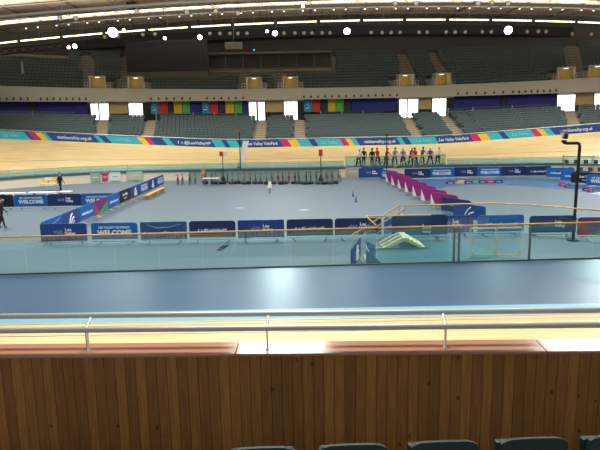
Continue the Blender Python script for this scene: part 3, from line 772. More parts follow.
# barrier gate behind glass at right (thin cream frame)
A = onz(471, 258, ZS); B = onz(522, 257, ZS); wd = B.x-A.x
t = thing('glass_gate', 'double glass gate with thin pale frame behind the near handrail', 'gate', ((A.x+B.x)/2, A.y+.15, ZS))
for sx in (-1, 1):
    for xx in (0.03, 1): MB().box((sx*wd/2*xx, 0, .55), (.022, .022, 1.08), CRM).build('stile', t)
    MB().box((sx*wd/4, 0, .56), (wd/2-.08, .012, 1.0), GLASS2).build('glass_leaf', t)
    MB().box((sx*wd/4, 0, 1.1), (wd/2-.02, .035, .05), CRM).build('top_rail', t); MB().box((sx*wd/4, 0, .05), (wd/2-.02, .035, .05), CRM).build('bottom_rail', t)
for xx in (-wd/2+.1, 0, wd/2-.1): MB().tube([(xx, -.03, .12), (xx, -.06, .12)], .05, CRM, 8).build('hinge', t)

# far balustrade on the infield wall
def fb(px): s = s_at(px, -2.1, 1.5); x, y, _, _ = ring(s, -2.1); return (x, y)
balustrade('far_balustrade', 'glass balustrade with pale rail on the far infield wall', [fb(x) for x in range(-16, 345, 24)], .65, ZS, rail_m=mat('far_rail', (150, 180, 176), .5), rr=.025, seg=3, glass=GLASSF, post_every=1)
balustrade('far_balustrade', 'glass balustrade with yellow handrail in front of the riders', [fb(x) for x in (345, 370, 395, 420, 446)], 1.05, ZS, rail_m=mat('yellow_rail', (204, 176, 104), .5), rr=.035, seg=2.4, glass=GLASSF, post_every=1)
balustrade('far_balustrade', 'glass balustrade with pale rail behind the right barriers', [fb(x) for x in range(447, 625, 24)], .65, ZS, rail_m=MATS['far_rail'], rr=.025, seg=3, glass=GLASSF, post_every=1)
A = ony(394, 167, 59.2); B = ony(414, 156.5, 59.2)
t = thing('far_stair_rail', 'sloping yellow handrail of the far steps in front of the riders', 'handrail', (A.x, 59.2, 0))
MB().tube([(0, 0, A.z), (B.x-A.x, 0, B.z), (B.x-A.x+1.2, 0, B.z)], .04, MATS['yellow_rail'], 8).build('handrail', t)
for f in (0.02, .5, 1): MB().tube([((B.x-A.x)*f, 0, 0), ((B.x-A.x)*f, 0, A.z+(B.z-A.z)*f)], .025, ALU, 6).build('post', t)

# ------------------------------------------------------------------ blue athletics lane on the right
def G(x, y, z=0): p = onz(x, y, z); return (p.x, p.y)
outer = [(400, 181), (425, 179.5), (460, 179), (500, 178.5), (540, 179), (575, 182), (620, 190)]
inner = [(620, 200), (590, 194), (560, 189), (520, 185.5), (480, 184.5), (450, 186), (432, 190), (430, 195), (440, 203), (470, 216), (455, 220), (430, 203), (408, 189)]
struct(MB().slab([G(*p) for p in outer][::-1]+[G(*p) for p in inner][::-1], .0, .012, BLUE), 'blue_lane')

# ------------------------------------------------------------------ crowd barriers with printed covers
def rrect(w_, z0, z1, r):
    pts_ = []
    for cx, cz, a0 in ((w_/2-r, z1-r, 0), (-w_/2+r, z1-r, 90)):
        for k in range(4): a = math.radians(a0+30*k); pts_.append((cx+r*math.cos(a), cz+r*math.sin(a)))
    return pts_+[(-w_/2, z0), (w_/2, z0)]
BW = 2.38
def barrier(kind, m=None):
    t = thing('crowd_barrier', 'x', 'barrier')
    f = MB(); f.tube([(-BW/2+.03, 0, .14), (-BW/2+.03, 0, 1.02), (-BW/2+.12, 0, 1.08), (BW/2-.12, 0, 1.08), (BW/2-.03, 0, 1.02), (BW/2-.03, 0, .14), (-BW/2+.03, 0, .14)], .018, STEEL, 6)
    for k in range(1, 12): f.tube([(-BW/2+BW*k/12, 0, .14), (-BW/2+BW*k/12, 0, 1.07)], .008, STEEL, 5)
    f.build('frame', t)
    for sx in (-1, 1):
        q = MB(); q.tube([(sx*.72, -.34, .02), (sx*.78, -.25, .03), (sx*.80, 0, .16), (sx*.82, .25, .03), (sx*.88, .34, .02)], .026, STEEL, 6); q.build('foot', t)
    cm = {'welcome': BLUEC, 'visit': NAVY, 'visitb': ROYAL, 'social': NAVY, 'url': BLUEC, 'black': BLACKC, 'multi': PURP, 'plain': BLUEC, 'emblem': ROYAL, 'pleat': MAT_PLEAT, 'teal': TEALB, 'magenta': mat('cover_magenta', (150, 36, 124), .6)}[kind]
    c = MB(); pl = rrect(BW, .25, 1.11, .14)
    if kind in ('visitb', 'pleat', 'plain'):            # wavy fabric
        n_ = 40; vs = []
        for i in range(n_+1):
            x = -BW/2+BW*i/n_; wv = .018*math.sin(i*1.7)
            zt = 1.11-(.05 if i in (0, n_) else 0)
            vs += [(x, -.035+wv, .2), (x, -.035+wv*.5, zt), (x, .035+wv*.5, zt), (x, .035+wv, .2)]
        c.add(vs, [(i*4+k, i*4+(k+1) % 4, i*4+4+(k+1) % 4, i*4+4+k) for i in range(n_) for k in range(4)]+[(3, 2, 1, 0), (n_*4, n_*4+1, n_*4+2, n_*4+3)], cm)
    else: c.prism(pl, -.035, .035, cm)
    cov = c.build('cover', t); l = MB(); y = -.041 if kind not in ('visitb', 'pleat', 'plain') else -.06
    if kind == 'welcome': addtext(l, 'LEE VALLEY VELOPARK', .15, 0, .86, y, weight=.006, sx=1.05); addtext(l, 'WELCOME', .36, 0, .58, y, weight=.018, sx=1.0)
    elif kind in ('visit', 'visitb'):
        addtext(l, 'visit', .36, -.26, .70, y, MATS['pale_print'], sx=.85); addtext(l, 'Lee', .23, .26, .80, y, weight=.01); addtext(l, 'Valley', .23, .34, .60, y, weight=.01)
    elif kind == 'social': addtext(l, 'f  t @LeeValleyVP', .2, .0, .62, y, weight=.008, sx=1.0)
    elif kind in ('url',): addtext(l, 'visitleevalley.org.uk', .22, 0, .62, y, weight=.008)
    elif kind == 'teal': addtext(l, 'visit', .26, -.25, .62, y, MATS['pale_print']); addtext(l, 'Lee', .26, .3, .6, y, weight=.01); addtext(l, 'Valley', .16, .3, .38, y, weight=.004)
    elif kind == 'black': addtext(l, 'Lee Valley', .26, 0, .78, y, weight=.01); addtext(l, 'VeloPark', .18, 0, .5, y)
    elif kind in ('plain', 'pleat'):
        l.tube([(-.8, y, .95), (-.3, y, .8), (.3, y, .84), (.9, y, .98)], .012, MATS['pale_print'], 5); l.tube([(-.5, y, .45), (.1, y, .62), (.8, y, .4)], .012, MATS['pale_print'], 5)
    elif kind == 'emblem':
        l.tube([(-.3, y, .4), (-.1, y, .75), (.15, y, .95)], .05, LETTER, 6); l.tube([(-.1, y, .35), (.1, y, .6), (.35, y, .7)], .05, LETTER, 6); l.tube([(.2, y, .35), (.35, y, .5)], .05, LETTER, 6)
    elif kind in ('multi', 'magenta'):
        if kind == 'magenta': l.prism([(-BW/2+.02, .22), (-BW/2+.02, 1.0), (-.75, .22)], y-.004, y+.006, LETTER)
        l.prism([(-BW/2+.02, .22), (-BW/2+.02, .95), (-.35 if kind == 'multi' else -.62, .22)], y, y+.006, MAG if kind == 'magenta' else REDP)
        l.prism([(BW/2-.02, .22), (-.7, .22), (BW/2-.02, .85)], y, y+.006, GRN)
    l.build('printed_pattern' if kind in ('multi', 'magenta', 'plain', 'pleat', 'emblem') else 'lettering', cov)
    return t
mat('pale_print', (150, 176, 225), .6); MAT_PLEAT = mat('pleated_blue', (44, 92, 150), .55, var=.15)
PR = {}
def put(kind, x, y, rz, label, group, z=0):
    if kind not in PR: PR[kind] = b = barrier(kind); b.location = (x, y, z); b.rotation_euler = (0, 0, rz); b['label'] = label; b['group'] = group; return b
    return dup(PR[kind], (x, y, z), rz, label, group)
NR = 'barriers of the near row'
near = [(65, 'visitb', 'wavy dark blue barrier with visit logo, leftmost of the near row'), (115.5, 'welcome', 'bright blue barrier reading WELCOME in the near row'),
        (164.5, 'pleat', 'crumpled mid blue barrier right of the near WELCOME one'), (213, 'social', 'navy barrier with account name right of the crumpled one'),
        (261.5, 'visitb', 'dark blue barrier with visit logo in the middle of the near row'), (310, 'social', 'navy barrier with account name, second to the left of the stairs'),
        (358, 'visit', 'navy barrier with visit logo just left of the stairs')]
for px, k, lb in near:
    P = onz(px, 244.8-5.5*(px-65)/295, 0); put(k, P.x, P.y, math.radians(random.uniform(-2, 2))+.0, lb, NR)
for px, py, k, lb, rz in ((407, 236, 'url', 'bright blue barrier with web address behind the stairs', 0), (450, 234.5, 'visitb', 'dark blue barrier with visit logo behind the deck rail', .05),
                      (500, 234, 'url', 'bright blue barrier with web address behind the glass gate', 0), (552, 235, 'visit', 'navy barrier with visit logo left of the black mast', .0), (601, 237, 'multi', 'purple, red and green barrier at the right edge', -.05)):
    P = onz(px, py+2, 0); put(k, P.x, P.y, rz, lb, 'barriers behind the deck')
P = onz(420, 242, ZS); P = Vector((5.1, 25.15, ZS)); put('teal', P.x, P.y, 0, 'teal barrier with visit logo standing on the deck', 'barriers behind the deck', ZS)
P = onz(356, 268, 0); put('emblem', P.x, P.y, math.radians(76), 'single blue barrier with white emblem turned sideways left of the stairwell', 'lone barriers')
# left cross row
for px, k, lb in ((-2, 'black', 'black barrier at the left edge behind the walking person'), (32, 'welcome', 'blue WELCOME barrier second from the left in the middle row'), (65.5, 'visit', 'navy visit barrier left of the diagonal row'),
                  (99, 'welcome', 'blue WELCOME barrier half hidden behind the diagonal row')):
    P = onz(px, 210.5-1.2*px/66, 0); put(k, P.x, P.y, 0, lb, 'barriers of the middle left row')
# left diagonal row, running away from the camera
seq = ['plain', 'emblem', 'url', 'multi', 'url', 'black', 'emblem', 'welcome', 'emblem', 'welcome']
names = ['plain blue barrier, nearest of the left diagonal row', 'violet-blue emblem barrier, second of the left diagonal row', 'blue web address barrier left of the purple one',
         'purple, red and green barrier in the left diagonal row', 'blue web address barrier just right of the purple one', 'black barrier in the left diagonal row', 'emblem barrier right of the black one in the diagonal row',
         'blue WELCOME barrier beside the wooden bench, nearer one', 'emblem barrier between two WELCOME ones beside the bench', 'blue WELCOME barrier at the far end of the left diagonal row']
A = onz(41, 222.5, 1.1); B = onz(163, 174.5, 1.1); B.x += .0
for i, (k, lb) in enumerate(zip(seq, names)):
    f = (i+.5)/10; put(k, A.x+(B.x-A.x)*f, A.y+(B.y-A.y)*f, PI/2-math.atan2(B.x-A.x, B.y-A.y), lb, 'barriers of the left diagonal row')
# right diagonal row
seq = ['emblem', 'visit', 'magenta', 'magenta', 'magenta', 'magenta', 'magenta', 'magenta', 'magenta', 'welcome']
A = onz(476, 227, 0); B = onz(386, 181, 0)
wh = ['nearest of all', 'second from the near end', 'third from the near end', 'fourth from the near end', 'fifth from the near end', 'sixth from the near end', 'fourth from the far end', 'third from the far end', 'second from the far end', 'farthest of all']
for i, k in enumerate(seq):
    f = (i+.5)/10
    put(k, A.x+(B.x-A.x)*f, A.y+(B.y-A.y)*f, -PI/2-math.atan2(B.x-A.x, B.y-A.y)+.48, '%s barrier of the right diagonal row, %s' % ({'magenta': 'magenta and green', 'visit': 'navy visit', 'multi': 'purple and green', 'emblem': 'royal blue', 'welcome': 'blue WELCOME'}[k], wh[i]), 'barriers of the right diagonal row')
# far right row
for px, py, k, lb, rz in ((371, 179.5, 'visitb', 'blue visit barrier by the far wall, left of the right diagonal row', 0), (417, 180.5, 'visit', 'navy barrier at the left end of the far right row', 0), (441.5, 179.7, 'welcome', 'blue WELCOME barrier in the far right row, left one', 0), (466, 179, 'visit', 'navy visit barrier between the two far right WELCOME barriers', 0),
                      (489.5, 178.6, 'welcome', 'blue WELCOME barrier in the far right row, right one', 0), (513.5, 178.2, 'visit', 'navy visit barrier right of both far right WELCOME barriers', 0), (538, 178, 'social', 'navy barrier with account name in the far right row', 0),
                      (560, 180, 'url', 'blue web address barrier left of the mast in the far right row', -.5), (575, 183.5, 'url', 'blue web address barrier behind the mast', -.6), (586, 186, 'black', 'black barrier right of the mast', -.5), (602, 188.5, 'welcome', 'blue WELCOME barrier at the right edge of the far row', -.3)):
    P = onz(px, py, 0); put(k, P.x, P.y, rz, lb, 'barriers of the far right row')

# ------------------------------------------------------------------ people
def skinmesh(verts, edges, root, sub=1):
    me = bpy.data.meshes.new('sk'); me.from_pydata([v[:3] for v in verts], edges, []); o = bpy.data.objects.new('sk', me); C.objects.link(o)
    mo = o.modifiers.new('s', 'SKIN')
    me.update(); sv = me.skin_vertices[0].data if me.skin_vertices else None
    if sv is None:
        bm = bmesh.new(); bm.from_mesh(me); bm.verts.layers.skin.verify(); bm.to_mesh(me); bm.free(); sv = me.skin_vertices[0].data
    for i, v in enumerate(verts): sv[i].radius = (v[3], v[4] if len(v) > 4 else v[3]); sv[i].use_root = (i == root)
    mo.use_smooth_shade = True
    su = o.modifiers.new('u', 'SUBSURF'); su.levels = sub; su.render_levels = sub
    bpy.context.view_layer.update(); dg = bpy.context.evaluated_depsgraph_get()
    r = bpy.data.meshes.new_from_object(o.evaluated_get(dg)); bpy.data.objects.remove(o); return r
def person(label, loc, rz, top, legs, pose='stand', head=None, group=None, scale=1.0, fingers=True):
    """faces -y locally"""
    t = thing('person', label, 'person', loc, rz, group)
    if pose == 'straddle': hx, kx, fx, hand, lean = .11, .2, .27, (.24, -.52, 1.04), -.13
    elif pose == 'walk': hx, kx, fx, hand, lean = .09, .10, .10, (.27, -.12, .82), -.02
    else: hx, kx, fx, hand, lean = .09, .10, .11, (.27, -.06, .80), 0
    V = [(0, 0, .95, .14, .11), (0, lean*.4, 1.12, .13, .10), (0, lean, 1.36, .17, .11), (0, lean*1.15, 1.48, .07, .06), (0, lean*1.3-.01, 1.56, .055, .06), (0, lean*1.35-.02, 1.65, .085, .10), (0, lean*1.35-.02, 1.74, .06, .075)]
    E = [(0, 1), (1, 2), (2, 3), (3, 4), (4, 5), (5, 6)]
    for sg in (-1, 1):
        wy = .22*sg if pose == 'walk' else 0; k = len(V)
        V += [(sg*hx, wy*.1, .88, .095, .10), (sg*kx, wy*.5-.03, .48, .06, .065), (sg*fx, wy+.03, .10, .04, .045), (sg*fx, wy-.12, .04, .04, .03)]
        E += [(0, k), (k, k+1), (k+1, k+2), (k+2, k+3)]
        k = len(V); ex = (.29, lean*.9+(-.18 if pose == 'straddle' else .03), 1.14)
        hy = hand[1]+(-.12*sg if pose == 'walk' else 0)
        V += [(sg*.19, lean, 1.42, .055, .06), (sg*ex[0], ex[1], ex[2], .04, .042), (sg*hand[0], hy, hand[2]+.06, .026, .03), (sg*hand[0], hy-.02, hand[2]-.03, .035, .022)]
        E += [(2, k), (k, k+1), (k+1, k+2), (k+2, k+3)]
        for j, (dx, ln) in enumerate(((-.028, .065), (-.01, .08), (.01, .075), (.028, .055))):
            kk = len(V); V += [(sg*hand[0]+dx, hy-.03, hand[2]-.03-ln*.6, .009, .009), (sg*hand[0]+dx, hy-.012, hand[2]-.03-ln, .008, .008)]; E += [(k+3, kk), (kk, kk+1)]
        kk = len(V); V += [(sg*hand[0]-sg*.04, hy-.04, hand[2]+.0, .010, .010), (sg*hand[0]-sg*.045, hy-.06, hand[2]-.035, .009, .009)]; E += [(k+3, kk), (kk, kk+1)]
    V = [v if len(v) < 5 or v[3] < .03 else v[:3]+(v[3]*1.15, v[4]*1.15) for v in V]
    me = skinmesh(V, E, 0)
    me.materials.clear(); mm = [SKIN, top, legs, BLK]
    for x in mm: me.materials.append(x)
    for p in me.polygons:
        c = p.center; i = 1
        if c.z > 1.51: i = 0
        elif c.z < .07: i = 3
        elif c.z < .93 and abs(c.x) < fx+.1 and not (abs(c.x) > .2 and c.z > .62 and pose != 'straddle'): i = 2
        if abs(c.x-math.copysign(hand[0], c.x)) < .08 and c.z < hand[2]+.05 and c.z > hand[2]-.15 and c.y < -.0-(.3 if pose == 'straddle' else -.3) and (pose == 'straddle' or c.z < .86 and abs(c.x) > .2): i = 0
        p.material_index = i
    o = bpy.data.objects.new('body', me); C.objects.link(o); o.parent = t
    hy = lean*1.35-.02
    f = MB(); f.add([(-.014, hy-.10, 1.64), (.014, hy-.10, 1.64), (0, hy-.095, 1.69), (0, hy-.135, 1.645)], [(0, 1, 3), (1, 2, 3), (2, 0, 3)], SKIN); f.build('nose', t)
    for sx in (-1, 1): MB().box((sx*.032, hy-.098, 1.685), (.022, .012, .012), VDARK).build('eye', t); MB().box((sx*.09, hy+.005, 1.66), (.02, .035, .06), SKIN).build('ear', t)
    MB().box((0, hy-.1, 1.61), (.045, .01, .01), REDP).build('mouth', t)
    hd = MB(); rows_ = [(1.68, .104), (1.73, .102), (1.78, .085), (1.81, .05), (1.818, .01)]
    hm = head or HAIR
    hd.tube([(0, hy+(.03 if z < 1.75 and not head else .012), z) for z, r in rows_], [r*(1.12 if head else 1) for z, r in rows_], hm, 12)
    hd.build('helmet' if head else 'hair', t, smooth=True)
    t.scale = (scale,)*3
    return t
P = onz(61, 193.5, 0); person('person in black standing beside the white and yellow table', (P.x, P.y, 0), 1.2, CLK, CLK, 'walk')
P = onz(2.5, 228, 0); person('person in black walking at the left edge of the photo', (P.x, P.y, 0), PI/2, CLK, CLK, 'walk')

def col(n_, c): return mat(n_, c, .7)
FR = [col('bike_red', (170, 44, 40)), col('bike_black', (34, 34, 38)), col('bike_white', (110, 116, 120)), col('bike_blue', (44, 60, 90)), col('bike_grey', (70, 72, 76))]
BPR = {}
def bicycle(fr, label, loc, rz, group, tilt=0):
    if fr in BPR: o = dup(BPR[fr], loc, rz, label, group); o.rotation_euler = (0, tilt, rz); return o
    t = thing('bicycle', label, 'bicycle', loc, rz, group)   # along y, front at -y
    for yy in (-.5, .5):
        w_ = MB(); w_.tube([(0, yy+.33*math.cos(2*PI*k/24), .345+.33*math.sin(2*PI*k/24)) for k in range(25)], .018, BLK, 6)
        for k in range(12): a = 2*PI*k/12; w_.tube([(0, yy, .345), (0, yy+.33*math.cos(a), .345+.33*math.sin(a))], .003, STEEL, 4)
        w_.tube([(-.04, yy, .345), (.04, yy, .345)], .02, STEEL, 8); w_.build('wheel', t)
    f = MB(); bb, sc, ht, hb, ra = (0, .08, .29), (0, .2, .82), (0, -.33, .86), (0, -.36, .74), (0, .5, .345)
    for a, b in ((bb, sc), (sc, ht), (bb, hb), (ht, hb), (bb, ra), (sc, ra)): f.tube([a, b], .018, fr, 6)
    f.build('frame', t); MB().tube([hb, (0, -.42, .55), (0, -.5, .345)], .015, fr, 6).build('fork', t)
    MB().tube([(-.2, -.54, .78), (-.2, -.56, .9), (-.19, -.46, .94), (-.0, -.38, .94), (.19, -.46, .94), (.2, -.56, .9), (.2, -.54, .78)], .013, BLK, 6).build('handlebar', t)
    MB().tube([ht, (0, -.38, .94)], .013, BLK, 6).build('stem', t)
    s_ = MB(); s_.tube([sc, (0, .22, .93)], .012, BLK, 6); s_.prism([(-.02, .93), (.02, .93), (.02, .96), (-.02, .96)], .0, .16, BLK); s_.prism([(-.07, .93), (.07, .93), (.05, .97), (-.05, .97)], .16, .3, BLK); s_.build('saddle', t)
    c_ = MB(); c_.tube([(-.02, .08, .29), (.02, .08, .29)], .09, STEEL, 12); c_.tube([(.04, .08, .29), (.04, .0, .15), (.1, .0, .15)], .01, BLK, 5); c_.tube([(-.04, .08, .29), (-.04, .16, .43), (-.1, .16, .43)], .01, BLK, 5); c_.build('crank', t)
    t.rotation_euler = (0, tilt, rz)
    BPR[fr] = t; return t
WHT = col('white_jersey', (232, 232, 236)); RED = col('red_jersey', (196, 44, 48)); BLJ = col('blue_jersey', (70, 90, 170)); GRJ = col('grey_jersey', (150, 150, 158)); PUJ = col('purple_jersey', (80, 70, 170)); BLJ2 = col('pale_blue_jersey', (120, 140, 180))
RD = [(358.5, WHT, 'white top, leftmost of the riders', 0, WHT), (363.8, CLK, 'slim black top second from the left', 0, BLK), (372, CLK, 'broad black top and black helmet', 0, BLK), (377.8, RED, 'red top right of the one in broad black', 1, RED), (386, RED, 'red top beside the thin black pole', 0, RED),
      (394.5, GRJ, 'grey and white top with dark red helmet', 0, col('dark_red_helmet', (110, 30, 40))), (403, BLJ2, 'pale blue top right of the sloping rail', 1, WHT), (410.5, BLJ, 'blue top left of the one in bright red', 0, WHT), (415, RED, 'bright red top and black helmet', 0, BLK), (421.8, BLJ, 'blue and white top right of bright red', 0, BLK),
      (430, PUJ, 'purple-blue top second from the right', 0, WHT), (437.5, WHT, 'white top and white helmet, rightmost of the riders', 0, WHT)]
for i, (px, top, d, kk, hl) in enumerate(RD):
    P = ony(px, 165, 60.35 + .85*(i % 2)); ang = (.5, -.4, .3, -.6, .7, .2, -.3, .6, -.5, .4, -.2, .5)[i]
    legs = CLK
    person('rider with '+d, (P.x, P.y, ZS), ang, top, legs, 'straddle' if i not in (1, 2) else 'stand', hl, 'riders waiting beside the far track')
    if i not in (1, 2): bicycle(FR[(i*2+1) % 5], 'track bicycle held by the rider with '+d, (P.x, P.y, ZS), ang, 'bicycles of the riders')

# ------------------------------------------------------------------ parked bicycles, tables, crates by the far wall
k = 0
for x in [181, 186.5, 192, 197.5]+[208+5.4*q_ for q_ in range(25)]:
    P = onz(x+random.uniform(-1, 1), 182.7-.0185*(x-180), 0); P.y = 56.3+random.uniform(-.08, .08)
    bicycle(FR[(k*7+k//3) % 5] if not 268 < x < 290 else FR[0], 'parked bicycle in the long row by the far wall, %s from the left' % nth(k), (P.x, P.y, 0), random.uniform(-.06, .06)+.1+(PI if k % 2 else 0), 'bicycles parked by the far wall'); k += 1
for q_ in range(22):
    P = onz(206+6.2*q_+random.uniform(-1, 1), 184.2+random.uniform(-.3, .3), 0); m_ = [BLK, FR[4], FR[3], BLK, FR[4], BLK, FR[4]][q_ % 7]
    w2 = random.uniform(.22, .34); m = MB(); n8 = 10
    m.tube([(-w2, 0, .15), (-w2*.85, 0, .15), (w2*.85, 0, .15), (w2, 0, .15)], [.09, .15, .15, .09], m_, n8); m.tube([(-.12, 0, .28), (-.08, 0, .38), (.08, 0, .38), (.12, 0, .28)], .015, BLK, 5)
    o = m.build('kit_bag'); o.location = (P.x, P.y, 0); o.rotation_euler = (0, 0, random.uniform(-.3, .3)); tag(o, '%s holdall in front of the parked bicycles, %s from the left' % ({BLK: 'black', FR[4]: 'grey', FR[3]: 'dark blue'}[m_], nth(q_)), 'bag', 'holdalls in front of the parked bicycles')
# posters and panels on the far wall, seen left
for px0, px1, m_, lb in ((90, 101, mat('poster_green', (150, 190, 160), .7), 'pale green notice on the far wall, leftmost'), (101.5, 108, MAG, 'pinkish red narrow poster on the far wall'), (109, 121, WHITE, 'white poster on the far wall right of the red one'), (126, 143, mat('poster_pale', (190, 206, 180), .7), 'pale greenish board on the far wall above the diagonal row'), (345, 362, BEIGE, 'beige board on the far wall left of the riders')):
    s0, s1 = s_at(px0, -2.4, .5), s_at(px1, -2.4, .5); A = ring(s0, -2.27); B = ring(s1, -2.27)
    c = ((A[0]+B[0])/2, (A[1]+B[1])/2, .1); wd = math.hypot(B[0]-A[0], B[1]-A[1])
    m = MB(); m.box((0, 0, .45), (wd-.1, .04, .8), m_); m.box((0, -.03, .45), (wd*.5, .01, .08), LETTER if m_ is not WHITE else MATS['poster_green'])
    m.box((0, 0, .87), (wd-.05, .06, .04), ALU)
    o = m.build('notice_board'); o.location = c; o.rotation_euler = (0, 0, math.atan2(B[1]-A[1], B[0]-A[0])); tag(o, lb, 'notice board')
def table(lb, x, y, wd, dp, h, top, cat='table', name='folding_table', z=0, rz=0):
    t = thing(name, lb, cat, (x, y, z), rz); MB().box((0, 0, h-.02), (wd, dp, .05), top).build('tabletop', t, bevel=.01)
    for sx in (-1, 1):
        for sy in (-1, 1): MB().tube([(sx*(wd/2-.1), sy*(dp/2-.08), 0), (sx*(wd/2-.1), sy*(dp/2-.08), h-.03)], .018, STEEL, 6).build('leg', t)
    return t
P = onz(50, 191, 0); table('white table holding yellow crates beside the person in black', P.x, P.y, 1.5, .7, .72, WHITE)
for j, (dx, dz, m_, lb) in enumerate(((-.35, 0, YEL, 'yellow crate on the left half of the table'), (.35, 0, YEL, 'yellow crate on the right half of the table'), (0, .24, WHITE, 'white crate topmost on the yellow crates'))):
    m = MB(); m.box((0, 0, .02), (.6, .4, .03), m_)
    for sx in (-1, 1): m.box((sx*.29, 0, .12), (.025, .4, .22), m_); m.box((0, sx*.19, .12), (.6, .025, .22), m_)
    o = m.build('crate'); o.location = (P.x+dx, P.y, .725+dz); tag(o, lb, 'crate')
# long white rowing-like mats at left
P = onz(30, 196.5, 0)
for j, (dx, ln, lb) in enumerate(((-1.9, 2.2, 'long low white case on the floor, leftmost'), (.6, 2.3, 'long low white case in the middle'), (2.4, 1.1, 'short low grey-white case near the table'))):
    t = thing('equipment_case', lb+' behind the WELCOME barrier', 'case', (P.x+dx+.4, P.y+.2*j, 0)); MB().box((0, 0, .13), (ln, .6, .24), WHITE if j < 2 else BEIGE).build('body', t, bevel=.03)
    MB().box((0, 0, .3), (ln*.98, .62, .09), WHITE).build('lid', t, bevel=.02); MB().box((-ln*.25, -.32, .22), (.2, .04, .06), BLK).build('handle', t)
# wooden bench
A = onz(146, 200.5, 0); B = onz(164, 191.5, 0); d = math.hypot(B.x-A.x, B.y-A.y)
t = thing('wooden_bench', 'long low orange wooden bench beside the left diagonal barriers', 'bench', ((A.x+B.x)/2, (A.y+B.y)/2, 0), math.atan2(B.y-A.y, B.x-A.x))
MB().box((0, 0, .36), (d, .34, .06), ORANGE).build('seat', t); MB().box((0, 0, .18), (d-.2, .05, .1), ORANGE).build('beam', t)
for f in (-.42, 0, .42):
    MB().box((d*f, 0, .17), (.08, .3, .34), ORANGE).build('leg', t)
# poles and signs
def pole(name, lb, px, ybase, ytop, Y=None, r=.05, m=BLK, z0=0):
    P = onz(px, ybase, z0); Tp = ony(px, ytop, P.y); t = thing(name, lb, 'pole', (P.x, P.y, z0)); h = Tp.z-z0
    MB().tube([(0, 0, 0), (0, 0, h)], r, m, 8).build('pole', t); MB().tube([(0, 0, 0), (0, 0, .05)], .22, m, 12).build('base', t)
    return t, h
t, h = pole('camera_pole', 'thin black pole beside the white flag', 241, 179, 131)
MB().box((-.15, 0, h), (.5, .12, .1), REDP).build('head_unit', t)
t, h = pole('camera_pole', 'thin black pole standing in front of the riders', 386.5, 180, 135)
MB().box((0, 0, h), (.14, .14, .2), BLK).build('head_unit', t)
for px, yb, yt, lb, two in ((223.5, 181.5, 156, 'red and white box sign on a thin pole left of the white flag', True), (321, 181, 156, 'red box sign on a pole right of centre', False)):
    P = onz(px, yb, 0); h = ony(px, yt, P.y).z; t = thing('signal_box', lb, 'sign', (P.x, P.y, 0))
    MB().tube([(0, 0, 0), (0, 0, h)], .04, BLK, 8).build('pole', t); MB().tube([(0, 0, 0), (0, 0, .5)], [.25, .12], BLK, 10).build('base', t)
    hh = .42 if two else .62
    MB().box((-.1 if two else 0, 0, h+hh/2), (.36, .2, hh), mat('signal_red', (206, 60, 36), .5)).build('red_box', t, bevel=.02)
    if two: MB().box((.26, 0, h+.22), (.36, .18, .34), WHITE).build('white_box', t, bevel=.02)
# white feather flag leaning on track
P = ony(240, 163, 61.3); Tp = ony(245, 142, 67.2)
t = thing('feather_flag', 'tall tapering white flag left of the navy park name board', 'flag', (P.x, 61.4, ZS)); hh = ony(245, 141, 61.4).z-ZS; tx = ony(244.5, 141, 61.4).x-P.x
MB().prism([(-.14, .25), (.26, .25), (tx+.46, hh), (tx-.15, hh)], -.02, .02, mat('flag_white', (255, 255, 255), .6)).build('cloth', t)
MB().tube([(-.16, 0, 0), (tx-.18, 0, hh+.05)], .025, STEEL, 6).build('pole', t); MB().tube([(-.16, 0, 0), (-.16, 0, .06)], .2, BLK, 10).build('base', t)
P = onz(239, 177, 0); t = thing('marker_post', 'short lime yellow post beside the black pole', 'post', (P.x, P.y, 0)); MB().tube([(0, 0, 0), (0, 0, 1.5)], .07, mat('lime', (206, 216, 90), .5), 8).build('post', t); MB().tube([(0, 0, 0), (0, 0, .05)], .2, BLK, 10).build('base', t)
# small seated group / umbrella-like item at left of the bikes
P = onz(204, 182, 0); t = thing('folded_parasol', 'small folded orange and grey parasol at the left end of the bicycles', 'parasol', (P.x, P.y, 0))
MB().tube([(0, 0, 0), (0, 0, 1.6)], .03, STEEL, 6).build('pole', t); MB().tube([(0, 0, .6), (0, 0, .8), (0, 0, 1.45)], [.28, .26, .05], mat('parasol_orange', (196, 130, 96), .7), 10).build('canopy', t); MB().tube([(0, 0, 0), (0, 0, .08)], .24, BLK, 12).build('base', t)
P = onz(214, 183.5, 0); table('white trestle table in front of the parked bicycles', P.x, P.y-1.7, 1.5, .6, .7, WHITE)
# black mast with arm on the right
P = onz(573, 240.5, 0); Tp = ony(581.5, 143, P.y)
t = thing('lamp_mast', 'tall black mast with a bent arm and small camera head on the right', 'mast', (P.x, P.y, 0)); h = ony(578, 143, P.y).z; k_ = P.y/600
MB().tube([(0, 0, 0), (0, 0, h*.5), (0.02, 0, h-.15), (-.02, 0, h-.04), (-.12, 0, h), (-.62, 0, h+.0), (-.74, 0, h+.03), (-.82, 0, h+.12)], .075, BLK, 10).build('pole', t, smooth=True)
MB().box((-.76, 0, h+.1), (.22, .12, .09), BLK).build('bracket', t); MB().box((-.72, 0, h+.36), (.2, .3, .26), BLK, tilt=.2).build('camera_head', t, bevel=.03)
MB().box((-.84, 0, h+.42), (.1, .2, .2), WHITE).build('white_panel', t); MB().box((-.8, 0, h+.56), (.3, .2, .05), REDP).build('red_cap', t)
MB().tube([(0, 0, 0), (0, 0, .06)], .3, BLK, 14).build('base', t)
